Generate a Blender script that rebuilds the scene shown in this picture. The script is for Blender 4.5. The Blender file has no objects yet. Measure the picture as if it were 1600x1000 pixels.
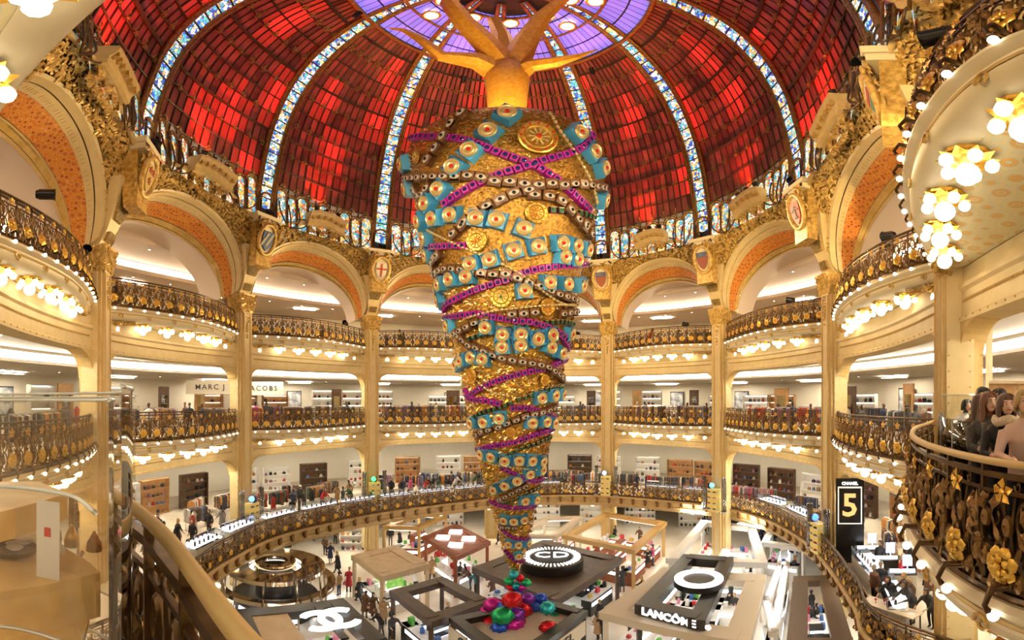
import bpy, math, random
import numpy as np
from mathutils import Matrix, Vector
random.seed(7)
R = random.Random(11)
PI = math.pi
scn = bpy.context.scene
COL = scn.collection
# ------------------------------------------------------------------ camera, world, exposure
# the photograph is a stitched panorama (equirectangular): 1600 px wide, FPX pixels per radian, horizon at row HOR
FPX, XC, HOR = 672.16, 787.24, 625.17
cam = bpy.data.cameras.new('camera')
camo = bpy.data.objects.new('camera', cam)
COL.objects.link(camo)
camo.location = (0, 0, 0)
camo.rotation_euler = (PI / 2, 0, 0)
cam.type = 'PANO'
def setcam(k, v):
    done = False
    for t in (cam, getattr(cam, 'cycles', None)):
        if t is not None and hasattr(t, k):
            setattr(t, k, v); done = True
    return done
setcam('panorama_type', 'EQUIRECTANGULAR')
setcam('latitude_min', -(1000 - HOR) / FPX)
setcam('latitude_max', HOR / FPX)
setcam('longitude_min', -XC / FPX)
setcam('longitude_max', (1600 - XC) / FPX)
cam.clip_start = 0.02
cam.clip_end = 300
scn.camera = camo
w = bpy.data.worlds.new('world')
scn.world = w
w.use_nodes = True
w.node_tree.nodes['Background'].inputs[0].default_value = (1.0, 0.78, 0.5, 1)
w.node_tree.nodes['Background'].inputs[1].default_value = 0.25
scn.view_settings.view_transform = 'Standard'
scn.view_settings.look = 'None'
scn.view_settings.exposure = 0.2
scn.view_settings.gamma = 1.0
scn.view_settings.use_curve_mapping = False
try:
    scn.cycles.max_bounces = 5
    scn.cycles.diffuse_bounces = 3
    scn.cycles.glossy_bounces = 3
    scn.cycles.transmission_bounces = 5
    scn.cycles.transparent_max_bounces = 9
    scn.cycles.sample_clamp_indirect = 4
    scn.cycles.use_light_tree = False
    scn.cycles.use_adaptive_sampling = True
    scn.cycles.adaptive_threshold = 0.05
    scn.cycles.caustics_reflective = False
    scn.cycles.caustics_refractive = False
except Exception:
    pass

# ------------------------------------------------------------------ the plan of the hall
# eye at the origin; the ring of columns stands round C0
C0 = np.array([0.0, 19.414])
_px = {0: 152, 1: 378, 2: 579, 3: 768, 4: 951, 5: 1126, 6: 1301, 7: 1490}
_D = {0: 18.56, 1: 27.4, 2: 34.5, 3: 38.2, 4: 37.3, 5: 31.8, 6: 22.7, 7: 12.1}
COLP = []
for k in range(8):
    a = (_px[k] - XC) / FPX
    COLP.append((_D[k] * math.sin(a), _D[k] * math.cos(a)))
COLP += [(4.6, -1.5), (-8.7, 2.5)]
_pol = []
for k in range(10):
    d = np.array(COLP[k]) - C0
    _pol.append((math.atan2(d[1], d[0]), math.hypot(*d)))
_phi = [_pol[0][0]]
for k in range(1, 10):
    p = _pol[k][0]
    while p > _phi[-1]: p -= 2 * PI
    _phi.append(p)
def _pp(i):
    q, r = divmod(i, 10)
    return _phi[r] - 2 * PI * q, _pol[r][1]
def ringpol(s):
    i = math.floor(s); t = s - i
    P = [_pp(i + j) for j in (-1, 0, 1, 2)]
    out = []
    for c in (0, 1):
        a, b, d, e = (P[j][c] for j in range(4))
        out.append(0.5 * (2 * b + (d - a) * t + (2 * a - 5 * b + 4 * d - e) * t * t + (3 * b - a - 3 * d + e) * t ** 3))
    return out
def ring(s, r=1.0):
    p, q = ringpol(s)
    return np.array([C0[0] + q * r * math.cos(p), C0[1] + q * r * math.sin(p)])
def RP(s, r, z):
    p = ring(s, r)
    return (p[0], p[1], z)
def px_at(x, D, z):             # a point seen in direction column x of the panorama, D metres away on plan
    a = (x - XC) / FPX
    return (D * math.sin(a), D * math.cos(a), z)
def px_on(x, y, z):             # the point of the level plane z that is seen at panorama pixel x, y
    D = z / math.tan((HOR - y) / FPX)
    return px_at(x, D, z)
Z3R, Z3F, Z3B = 5.62, 4.25, 2.10     # third level: rail, floor, underside of its beam
Z2R, Z2F, Z2B = -0.58, -1.95, -3.70
Z1R, Z1F, Z1B = -7.0, -8.2, -9.15
ZG = -12.6
ZCAP = 6.74
VIS = [-1, 0, 1, 2, 3, 4, 5, 6, 7]
ORD = {-1: 'first', 0: 'second', 1: 'third', 2: 'fourth', 3: 'fifth', 4: 'sixth', 5: 'seventh', 6: 'eighth', 7: 'ninth', 8: 'nearest'}
NTH = ['first', 'second', 'third', 'fourth', 'fifth', 'sixth', 'seventh', 'eighth', 'ninth', 'tenth', 'eleventh', 'twelfth', 'thirteenth', 'fourteenth', 'fifteenth',
       'sixteenth', 'seventeenth', 'eighteenth', 'nineteenth', 'twentieth']

# ------------------------------------------------------------------ helpers
def unit(v):
    v = np.array(v, float); n = np.linalg.norm(v)
    return v / n if n > 1e-9 else v
class MB:
    def __init__(s): s.v = []; s.f = []; s.m = []; s.cur = 0
    def add(s, vs, fs):
        o = len(s.v); s.v.extend([tuple(map(float, p)) for p in vs]); s.f.extend([tuple(i + o for i in q) for q in fs]); s.m.extend([s.cur] * len(fs)); return s
    def box(s, c, d, ax=None, taper=1.0):
        c = np.array(c, float); X, Y, Z = (np.array(a, float) for a in (ax or ((1, 0, 0), (0, 1, 0), (0, 0, 1))))
        vs = []
        for k in (-.5, .5):
            tp = taper if k > 0 else 1.0
            for i, j in ((-.5, -.5), (.5, -.5), (.5, .5), (-.5, .5)):
                vs.append(c + X * (i * d[0] * tp) + Y * (j * d[1] * tp) + Z * (k * d[2]))
        return s.add(vs, [(3, 2, 1, 0), (4, 5, 6, 7), (0, 1, 5, 4), (1, 2, 6, 5), (2, 3, 7, 6), (3, 0, 4, 7)])
    def tube(s, pts, r, n=6, closed=False, cap=True):
        P = [np.array(p, float) for p in pts]; m = len(P)
        rr = r if hasattr(r, '__len__') else [r] * m
        up = None; rings = []
        for i in range(m):
            if closed: t = unit(P[(i + 1) % m] - P[i - 1])
            else: t = unit(P[min(i + 1, m - 1)] - P[max(i - 1, 0)])
            if up is None: up = unit(np.cross(t, (0, 0, 1) if abs(t[2]) < .9 else (1, 0, 0)))
            up = unit(up - t * np.dot(up, t)); b = np.cross(t, up)
            rings.append([P[i] + (up * math.cos(2 * PI * k / n) + b * math.sin(2 * PI * k / n)) * rr[i] for k in range(n)])
        vs = [p for q in rings for p in q]; fs = []
        for i in range(m if closed else m - 1):
            j = (i + 1) % m
            for k in range(n): fs.append((i * n + k, j * n + k, j * n + (k + 1) % n, i * n + (k + 1) % n)[::-1])
        if not closed and cap: fs += [tuple(range(n)), tuple((m - 1) * n + k for k in range(n))[::-1]]
        return s.add(vs, fs)
    def lathe(s, prof, n=12, c=(0, 0, 0), ax=None, cap=True):
        c = np.array(c, float); X, Y, Z = (np.array(a, float) for a in (ax or ((1, 0, 0), (0, 1, 0), (0, 0, 1))))
        vs = [c + (X * math.cos(2 * PI * k / n) + Y * math.sin(2 * PI * k / n)) * max(r, 1e-4) + Z * z for r, z in prof for k in range(n)]
        fs = [(i * n + k, i * n + (k + 1) % n, (i + 1) * n + (k + 1) % n, (i + 1) * n + k) for i in range(len(prof) - 1) for k in range(n)]
        if cap: fs += [tuple(range(n))[::-1], tuple((len(prof) - 1) * n + k for k in range(n))]
        return s.add(vs, fs)
    def ball(s, c, r, n=10, m=6):
        sc = r if hasattr(r, '__len__') else (r, r, r); vs = []; fs = []
        for i in range(1, m):
            a = PI * i / m
            for k in range(n): vs.append((c[0] + sc[0] * math.sin(a) * math.cos(2 * PI * k / n), c[1] + sc[1] * math.sin(a) * math.sin(2 * PI * k / n), c[2] - sc[2] * math.cos(a)))
        b = len(vs); vs += [(c[0], c[1], c[2] - sc[2]), (c[0], c[1], c[2] + sc[2])]
        for i in range(m - 2):
            for k in range(n): fs.append((i * n + k, i * n + (k + 1) % n, (i + 1) * n + (k + 1) % n, (i + 1) * n + k))
        for k in range(n): fs += [(b, (k + 1) % n, k), (b + 1, (m - 2) * n + k, (m - 2) * n + (k + 1) % n)]
        return s.add(vs, fs)
    def grid(s, fn, nu, nv, flip=False):
        vs = [fn(i / nu, j / nv) for i in range(nu + 1) for j in range(nv + 1)]; q = nv + 1
        fs = [(i * q + j, (i + 1) * q + j, (i + 1) * q + j + 1, i * q + j + 1) for i in range(nu) for j in range(nv)]
        if flip: fs = [x[::-1] for x in fs]
        return s.add(vs, fs)
    def sweep(s, frames, prof, closed=True, cap=True):
        # frames: list of (p, out, up); prof: list of (o, z)
        n = len(prof); vs = []
        for p, o, u in frames:
            for a, b in prof: vs.append(np.array(p, float) + np.array(o, float) * a + np.array(u, float) * b)
        fs = []
        for i in range(len(frames) - 1):
            for k in range(n if closed else n - 1): fs.append((i * n + k, (i + 1) * n + k, (i + 1) * n + (k + 1) % n, i * n + (k + 1) % n))
        if closed and cap: fs += [tuple(range(n)), tuple((len(frames) - 1) * n + k for k in range(n))[::-1]]
        return s.add(vs, fs)
    def prism(s, poly, z0, z1):
        n = len(poly); vs = [(x, y, z0) for x, y in poly] + [(x, y, z1) for x, y in poly]
        return s.add(vs, [tuple(range(n))[::-1], tuple(range(n, 2 * n))] + [(i, (i + 1) % n, n + (i + 1) % n, n + i) for i in range(n)])
    def mesh(s, name, mats, smooth=False):
        me = bpy.data.meshes.new(name); me.from_pydata(s.v, [], s.f)
        for mt in (mats if isinstance(mats, (list, tuple)) else [mats]): me.materials.append(mt)
        if any(s.m): me.polygons.foreach_set('material_index', s.m)
        if smooth:
            if hasattr(me, 'shade_smooth'): me.shade_smooth()
            if smooth == 'auto' and hasattr(me, 'set_sharp_from_angle'): me.set_sharp_from_angle(angle=0.7)
        me.update(); return me
    def obj(s, name, mats, parent=None, smooth=False, label=None):
        return link(name, s.mesh(name, mats, smooth), parent, label=label)
def link(name, me, parent=None, mat=None, label=None, local=False):
    o = bpy.data.objects.new(name, me); COL.objects.link(o)
    if mat is not None: o.matrix_basis = mat
    if parent is not None:
        o.parent = parent
        if not local: o.matrix_parent_inverse = parent.matrix_basis.inverted()
    if label: o['label'] = label
    return o
def thing(name, label, cat, loc=(0, 0, 0), rz=0.0, group=None, kind=None):
    o = bpy.data.objects.new(name, None); COL.objects.link(o)
    o.empty_display_size = .2
    o.matrix_basis = Matrix.Translation(Vector([float(q) for q in loc])) @ Matrix.Rotation(rz, 4, 'Z')
    return tag(o, label, cat, group, kind)
def tag(o, label=None, cat=None, group=None, kind=None):
    if label: o['label'] = label
    if cat: o['category'] = cat
    if group: o['group'] = group
    if kind: o['kind'] = kind
    return o
def copy_tree(o, mat=None, parent=None):
    c = o.copy(); COL.objects.link(c)
    if parent is not None: c.parent = parent
    if mat is not None: c.matrix_basis = mat
    for ch in o.children: copy_tree(ch, None, c)
    return c
def frame_mat(p, X, Y, Z, sc=1.0):
    sx, sy, sz = sc if hasattr(sc, '__len__') else (sc, sc, sc)
    m = Matrix.Identity(4)
    for i in range(3):
        m[i][0], m[i][1], m[i][2], m[i][3] = X[i] * sx, Y[i] * sy, Z[i] * sz, p[i]
    return m
BAKE = bpy.data.scenes.new('bake')
def baked(o):                    # the mesh an object has after its modifiers, made in a side scene
    BAKE.collection.objects.link(o); vl = BAKE.view_layers[0]; vl.update()
    return bpy.data.meshes.new_from_object(o.evaluated_get(vl.depsgraph))
def text_obj(name, body, size, mat, parent, M, extrude=.02, bold=0.0, sx=1.0, spacing=1.0):
    cu = bpy.data.curves.new(name, 'FONT'); cu.body = body; cu.size = size; cu.extrude = extrude
    cu.align_x = 'CENTER'; cu.align_y = 'CENTER'; cu.offset = bold; cu.resolution_u = 2; cu.space_character = spacing
    cu.materials.append(mat)
    tmp = bpy.data.objects.new(name, cu); me = baked(tmp); me.name = name; bpy.data.objects.remove(tmp)
    o = bpy.data.objects.new(name, me); COL.objects.link(o)
    o.matrix_basis = M @ Matrix.Diagonal((sx, 1, 1, 1))
    if parent is not None:
        o.parent = parent; o.matrix_parent_inverse = parent.matrix_basis.inverted()
    return o

# what already stands where, so that nothing is put into something else
OCC = {3: [], 2: [], 1: []}
def is_free(lv, q, r):
    if any(math.hypot(q[0] - c[0], q[1] - c[1]) < r + .85 for c in COLP[:8]): return False
    return all(math.hypot(q[0] - x, q[1] - y) > r + r2 for x, y, r2 in OCC[lv])
def claim(lv, q, r): OCC[lv].append((q[0], q[1], r))
# ------------------------------------------------------------------ materials
MT = {}
def mat(name, col, rough=.5, metal=0.0, emis=None, es=0.0, noise=None, bump=0.0, alpha=1.0, trans=0.0, sampling=None, rnd=0.0, spec=.5):
    if name in MT: return MT[name]
    m = bpy.data.materials.new(name); m.use_nodes = True; nt = m.node_tree; b = nt.nodes['Principled BSDF']
    b.inputs['Base Color'].default_value = (*col, 1); b.inputs['Roughness'].default_value = rough; b.inputs['Metallic'].default_value = metal
    b.inputs['Specular IOR Level'].default_value = spec
    if trans: b.inputs['Transmission Weight'].default_value = trans
    if emis: b.inputs['Emission Color'].default_value = (*emis, 1); b.inputs['Emission Strength'].default_value = es
    if noise or bump:
        tc = nt.nodes.new('ShaderNodeTexCoord'); n = nt.nodes.new('ShaderNodeTexNoise')
        n.inputs['Scale'].default_value = noise[1] if noise else 8; n.inputs['Detail'].default_value = 4
        nt.links.new(tc.outputs['Object'], n.inputs['Vector'])
        if noise:
            r = nt.nodes.new('ShaderNodeValToRGB'); r.color_ramp.elements[0].position = .35; r.color_ramp.elements[1].position = .65
            r.color_ramp.elements[0].color = (*noise[0], 1); r.color_ramp.elements[1].color = (*col, 1)
            nt.links.new(n.outputs['Fac'], r.inputs['Fac']); nt.links.new(r.outputs['Color'], b.inputs['Base Color'])
        if bump:
            bp = nt.nodes.new('ShaderNodeBump'); bp.inputs['Strength'].default_value = bump; bp.inputs['Distance'].default_value = .05
            nt.links.new(n.outputs['Fac'], bp.inputs['Height']); nt.links.new(bp.outputs['Normal'], b.inputs['Normal'])
    if rnd:
        oi = nt.nodes.new('ShaderNodeObjectInfo'); hs = nt.nodes.new('ShaderNodeHueSaturation'); mr = nt.nodes.new('ShaderNodeMapRange')
        mr.inputs['To Min'].default_value = 1 - rnd; mr.inputs['To Max'].default_value = 1 + rnd
        nt.links.new(oi.outputs['Random'], mr.inputs['Value']); nt.links.new(mr.outputs['Result'], hs.inputs['Value'])
        src = b.inputs['Base Color'].links[0].from_socket if b.inputs['Base Color'].links else None
        if src: nt.links.new(src, hs.inputs['Color'])
        else: hs.inputs['Color'].default_value = (*col, 1)
        nt.links.new(hs.outputs['Color'], b.inputs['Base Color'])
    if sampling: m.cycles.emission_sampling = sampling
    MT[name] = m; return m
def glass(name, col=(.9, .95, .95), refl=.08, rough=.02):
    if name in MT: return MT[name]
    m = bpy.data.materials.new(name); m.use_nodes = True; nt = m.node_tree; nt.nodes.clear()
    out = nt.nodes.new('ShaderNodeOutputMaterial'); t = nt.nodes.new('ShaderNodeBsdfTransparent'); g = nt.nodes.new('ShaderNodeBsdfGlossy'); mx = nt.nodes.new('ShaderNodeMixShader')
    fr = nt.nodes.new('ShaderNodeFresnel'); ad = nt.nodes.new('ShaderNodeMath'); ad.operation = 'ADD'; ad.inputs[1].default_value = refl; ad.use_clamp = True
    fr.inputs['IOR'].default_value = 1.3
    t.inputs['Color'].default_value = (*col, 1); g.inputs['Roughness'].default_value = rough
    nt.links.new(fr.outputs[0], ad.inputs[0]); nt.links.new(ad.outputs[0], mx.inputs[0]); nt.links.new(t.outputs[0], mx.inputs[1]); nt.links.new(g.outputs[0], mx.inputs[2]); nt.links.new(mx.outputs[0], out.inputs['Surface'])
    MT[name] = m; return m
def ramp(nt, stops, const=True):
    r = nt.nodes.new('ShaderNodeValToRGB'); cr = r.color_ramp
    if const: cr.interpolation = 'CONSTANT'
    while len(cr.elements) < len(stops): cr.elements.new(.5)
    for e, (p, c) in zip(cr.elements, stops): e.position = p; e.color = (*c, 1)
    return r
def stained(name, stops, scale, es, lead=True):
    # leaded glass lit from behind: random coloured cells with dark leads
    if name in MT: return MT[name]
    m = bpy.data.materials.new(name); m.use_nodes = True; nt = m.node_tree; b = nt.nodes['Principled BSDF']
    tc = nt.nodes.new('ShaderNodeTexCoord'); v = nt.nodes.new('ShaderNodeTexVoronoi'); v.inputs['Scale'].default_value = scale
    nt.links.new(tc.outputs['Object'], v.inputs['Vector'])
    sp = nt.nodes.new('ShaderNodeSeparateColor'); nt.links.new(v.outputs['Color'], sp.inputs[0])
    r = ramp(nt, stops); nt.links.new(sp.outputs[0], r.inputs['Fac'])
    v2 = nt.nodes.new('ShaderNodeTexVoronoi'); v2.feature = 'DISTANCE_TO_EDGE'; v2.inputs['Scale'].default_value = scale; nt.links.new(tc.outputs['Object'], v2.inputs['Vector'])
    mr = nt.nodes.new('ShaderNodeMapRange'); mr.inputs['From Min'].default_value = .02; mr.inputs['From Max'].default_value = .09; nt.links.new(v2.outputs['Distance'], mr.inputs['Value'])
    mx = nt.nodes.new('ShaderNodeMix'); mx.data_type = 'RGBA'; mx.inputs[6].default_value = (.03, .02, .02, 1)
    nt.links.new(mr.outputs[0], mx.inputs[0]); nt.links.new(r.outputs[0], mx.inputs[7])
    nt.links.new(mx.outputs[2], b.inputs['Base Color']); nt.links.new(mx.outputs[2], b.inputs['Emission Color'])
    b.inputs['Emission Strength'].default_value = es; b.inputs['Roughness'].default_value = .15
    m.cycles.emission_sampling = 'NONE'
    MT[name] = m; return m
def roundels(name, base, disc, ringc, scale):
    # painted rosettes: discs with a pale ring, on a darker ground
    if name in MT: return MT[name]
    m = bpy.data.materials.new(name); m.use_nodes = True; nt = m.node_tree; b = nt.nodes['Principled BSDF']
    tc = nt.nodes.new('ShaderNodeTexCoord'); v = nt.nodes.new('ShaderNodeTexVoronoi'); v.inputs['Scale'].default_value = scale; v.inputs['Randomness'].default_value = .35
    nt.links.new(tc.outputs['Object'], v.inputs['Vector'])
    r = ramp(nt, [(0, disc), (.12, ringc), (.17, disc), (.34, ringc), (.42, base), (.55, ringc), (.62, base)]); nt.links.new(v.outputs['Distance'], r.inputs['Fac'])
    nt.links.new(r.outputs[0], b.inputs['Base Color']); b.inputs['Roughness'].default_value = .55
    MT[name] = m; return m
WARM, ARCHW = 3800, 7000
cream = mat('cream_plaster', (.76, .54, .22), .55, noise=((.68, .46, .17), 3), bump=.05)
cream2 = mat('pale_cream_plaster', (.80, .62, .31), .5, noise=((.75, .56, .26), 2))
ivory = mat('ivory_paint', (.82, .69, .43), .45)
tan_p = mat('tan_paint', (.62, .42, .16), .5)
gold = mat('gilt', (.95, .62, .13), .32, .85, noise=((.75, .42, .06), 6))
goldleaf = mat('gilt_relief', (.82, .55, .17), .42, .25, noise=((.46, .26, .05), 5))
bronze = mat('dark_bronze', (.15, .082, .028), .35, .7, noise=((.08, .042, .014), 6))
bronze2 = mat('brown_bronze', (.30, .17, .055), .35, .65, noise=((.17, .085, .025), 5))
orange_m = roundels('orange_mosaic', (.72, .21, .02), (.44, .065, .008), (.82, .44, .10), 4.2)
bulbm = mat('bulb_glow', (1, 1, 1), .3, emis=(1.0, .93, .80), es=4.0, sampling='NONE')
globem = mat('globe_glow', (1, 1, 1), .3, emis=(1.0, .86, .62), es=4.5)
globes_m = mat('small_globe_glow', (1, 1, 1), .3, emis=(1.0, .88, .66), es=4.0, sampling='NONE')
whitep = mat('white_paint', (.86, .83, .76), .5)
black = mat('black_lacquer', (.012, .011, .011), .25)
# ------------------------------------------------------------------ paths of the balconies
def catmull(P, n):
    P = [np.array(p, float) for p in P]; Q = [2 * P[0] - P[1]] + P + [2 * P[-1] - P[-2]]; out = []
    m = len(P) - 1
    for i in range(n + 1):
        u = i / n * m; k = min(int(u), m - 1); t = u - k; a, b, c, d = Q[k:k + 4]
        out.append(.5 * (2 * b + (c - a) * t + (2 * a - 5 * b + 4 * c - d) * t * t + (3 * b - a - 3 * c + d) * t ** 3))
    return out
def resample(P, n):
    P = [np.array(p, float) for p in P]; L = [0]
    for a, b in zip(P, P[1:]): L.append(L[-1] + np.linalg.norm(b - a))
    out = []; k = 0
    for i in range(n + 1):
        d = L[-1] * i / n
        while k < len(L) - 2 and L[k + 1] < d: k += 1
        t = (d - L[k]) / max(L[k + 1] - L[k], 1e-9); out.append(P[k] + (P[k + 1] - P[k]) * t)
    return out, L[-1]
def bal_pts(b):
    if b == 7: return catmull([(10.2, 6.55), (9.2, 6.05), (7.4, 5.2), (6.0, 4.3), (5.0, 3.45), (4.3, 2.65), (3.8, 1.9), (3.5, 1.2), (3.45, .5), (3.7, -.3)], 60)
    if b == 8: return catmull([(3.2, -1.7), (2.2, -1.2), (1.2, -.55), (.3, .18), (-.54, .78), (-1.3, 1.28), (-2.1, 1.62), (-3.0, 1.75), (-4.5, 1.85), (-6, 2.0), (-7.8, 2.7)], 60)
    dep = .072 if b == -1 else .1
    out = []
    for i in range(61):
        t = .055 + .89 * i / 60
        out.append(ring(b + t, 1.0 - dep * math.sin(PI * i / 60) ** .8))
    return out
def frames(P, z=0.0):
    fr = []; n = len(P)
    for i in range(n):
        t = unit(P[min(i + 1, n - 1)] - P[max(i - 1, 0)]); o = np.array([t[1], -t[0]])
        if np.dot(o, np.array(P[i]) - C0) < 0: o = -o
        fr.append(((P[i][0], P[i][1], z), (o[0], o[1], 0.0), (0, 0, 1.0)))
    return fr
def ring_pts(b, r=1.0, n=40, t0=.05):
    if b == 7: return [np.array(COLP[7]) * (1 - t) + np.array([4.9, -1.2]) * t for t in [t0 + (1 - 2 * t0) * i / n for i in range(n + 1)]]
    if b == 8: return [np.array([4.2, -2.4]) * (1 - t) + np.array([-8.4, .8]) * t for t in [t0 + (1 - 2 * t0) * i / n for i in range(n + 1)]]
    return [ring(b + t0 + (1 - 2 * t0) * i / n, r) for i in range(n + 1)]

# ------------------------------------------------------------------ floors, ceilings, outer walls
BALN = 40
hole = []
for b in range(-1, 9): hole += resample(bal_pts(b), BALN)[0]
def radial(p, k):
    d = np.array(p) - C0; return C0 + d / np.linalg.norm(d) * k
def annulus(name, z0, z1, inner, outer, m, kind='structure', label=None):
    mb = MB(); n = len(inner)
    vs = [(p[0], p[1], z) for z in (z0, z1) for P in (inner, outer) for p in P]
    fs = []
    for i in range(n):
        j = (i + 1) % n
        fs += [(i, j, n + j, n + i), (2 * n + i, 3 * n + i, 3 * n + j, 2 * n + j), (i, 2 * n + i, 2 * n + j, j)]
    mb.add(vs, fs)
    return tag(mb.obj(name, m), label, None, None, kind)
shopfloor = mat('pale_stone_floor', (.78, .68, .52), .25, noise=((.70, .60, .44), 1.2))
ceilm = mat('warm_white_ceiling', (.92, .85, .74), .6)
ceilpink = mat('blush_ceiling', (.92, .76, .62), .6)
wallm = mat('warm_white_wall', (.94, .85, .68), .6)
OUT = [radial(p, 33.5) for p in hole]
r_in = [radial(p, np.linalg.norm(p - C0) + .25) for p in hole]
MIDR = [ring((i / 10.0) - 1, 1.0) if not 7.9 < (i / 10.0) - 1 < 9.2 else None for i in range(100)]
for z0, z1, nm, lb in ((Z3F - .35, Z3F, 'floor', 'pale stone floor of the upper balcony storey'), (Z2F - .35, Z2F, 'floor', 'pale stone floor of the storey level with the viewer')):
    annulus(nm, z0, z1, [radial(p, np.linalg.norm(p - C0) + .12) for p in hole], OUT, shopfloor, label=lb)
# ceilings behind the beams: high part, lit cove, low part
striplight = mat('light_cove_glow', (1, 1, 1), .5, emis=(1.0, .90, .72), es=11.0)
strip3 = mat('upper_cove_glow', (1, 1, 1), .5, emis=(1.0, .84, .62), es=8.0)
RR = [i / 8.0 - 1 for i in range(80)]
def rings(r0, z0, r1, z1):
    vs = [RP(s, r0, z0) for s in RR] + [RP(s, r1, z1) for s in RR]; n = len(RR)
    return vs, [(i, (i + 1) % n, n + (i + 1) % n, n + i) for i in range(n)]
def ring_surf(name, segs, m, kind='structure', label=None):
    mb = MB()
    for sg in segs: mb.add(*rings(*sg))
    return tag(mb.obj(name, m), label, None, None, kind)
ring_surf('ceiling', [(1.0, 2.45, 1.22, 2.45), (1.22, 2.45, 1.22, 2.3), (1.225, 1.95, 1.225, 1.8), (1.23, 1.8, 1.95, 1.65)], ceilm, label='warm white ceiling behind the middle balconies')
cv = ring_surf('cove_light', [(1.22, 2.3, 1.225, 1.95)], striplight, kind=None); tag(cv, 'continuous bright cove light strip in the ceiling behind the middle balconies', 'cove light')
ring_surf('ceiling', [(1.0, -3.45, 1.95, -3.45)], ceilm, label='warm white ceiling of the shops below the middle balconies')
ring_surf('ceiling', [(1.02, 11.3, 1.16, 10.6), (1.16, 9.7, 1.30, 9.3), (1.305, 8.85, 1.31, 8.6), (1.31, 8.6, 1.95, 8.3), (1.30, 9.3, 1.30, 9.25)], ceilpink, label='blush stepped ceiling seen through the arches')
ring_surf('ceiling', [(1.16, 10.6, 1.16, 9.7)], ceilpink, label='blush upper step face of the ceiling seen through the arches')
cv = ring_surf('cove_light', [(1.30, 9.25, 1.305, 8.85)], strip3, kind=None); tag(cv, 'thin bright cove light strip seen through the arches', 'cove light')
for zz, nm in ((Z3F, 'upper'), (Z2F, 'middle'), (Z1F, 'lower'), (ZG, 'ground')):
    top = {'upper': 8.4, 'middle': 1.75, 'lower': -3.4, 'ground': -9.1}[nm]
    ring_surf('wall_' + nm, [(1.62, zz, 1.62, top)], wallm, label='warm white back wall of the shops on the %s storey' % nm)
# ground floor and first floor
marble = mat('cream_marble_floor', (.90, .82, .67), .18, noise=((.84, .74, .58), .6))
mb = MB(); mb.add([(-40, -12, ZG), (40, -12, ZG), (40, 62, ZG), (-40, 62, ZG)], [(0, 1, 2, 3)])
tag(mb.obj('floor', marble), 'cream marble floor of the ground storey under the dome', None, None, 'structure')
# opening of the first floor (the low ring), from its rail seen in the photograph
_l1 = [(215, 945), (280, 893), (350, 843), (450, 803), (600, 775), (763, 757), (860, 752), (950, 753), (1050, 760), (1130, 768), (1200, 785), (1260, 815), (1300, 852), (1340, 905), (1370, 955)]
L1P = [np.array(px_on(x, y, Z1R)[:2]) for x, y in _l1]
a, bq = L1P[-1], L1P[0]
L1C = [np.array([9.0, 3.5]), np.array([4.0, .8]), np.array([-3.0, .9]), np.array([-9.0, 4.2])]
_cl = L1P + L1C + [L1P[0]]
def closed_cat(P, n):
    m = len(P) - 1; out = []
    for i in range(n):
        u = i / n * m; k = int(u); t = u - k; a, b, c, d = (P[(k + j) % m] for j in (-1, 0, 1, 2))
        out.append(.5 * (2 * b + (c - a) * t + (2 * a - 5 * b + 4 * c - d) * t * t + (3 * b - a - 3 * c + d) * t ** 3))
    return out
L1 = closed_cat(_cl, 240)
L1, L1LEN = resample(L1 + [L1[0]], 240); L1 = L1[:-1]
annulus('floor', Z1F - .3, Z1F, [radial(p, np.linalg.norm(p - C0) + .15) for p in L1], [radial(p, 33.5) for p in L1], shopfloor, label='pale stone floor of the storey with the low ring balustrade')
annulus('ceiling', Z1B + .25, Z1B + .3, [radial(p, np.linalg.norm(p - C0) + .4) for p in L1], [radial(p, 33.5) for p in L1], ceilm, label='warm white ceiling of the ground storey under the low ring')

# ------------------------------------------------------------------ columns
COLN = {0: 'leftmost', 1: 'second', 2: 'third', 3: 'fourth', 4: 'fifth', 5: 'sixth', 6: 'seventh', 7: 'rightmost'}
def leafset(mb, n, fn, size, rng, lift=.06):
    # small pointed leaves on a surface; fn(a, b) gives the point, its normal and a tangent
    for _ in range(n):
        p, nn, tt = fn(rng.random(), rng.random()); p = np.array(p); nn = unit(nn); a = rng.random() * 2 * PI
        tt = unit(np.array(tt) - nn * np.dot(tt, nn)); bt = np.cross(nn, tt); d = tt * math.cos(a) + bt * math.sin(a); e = np.cross(nn, d)
        L = size * (.7 + .6 * rng.random()); W = L * .42
        mb.add([p - d * L * .5, p + e * W * .5 + nn * lift * .6, p + d * L * .5 + nn * lift * .3, p - e * W * .5 + nn * lift * .6, p + nn * lift * 1.5], [(0, 3, 4), (3, 2, 4), (2, 1, 4), (1, 0, 4)])
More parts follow.
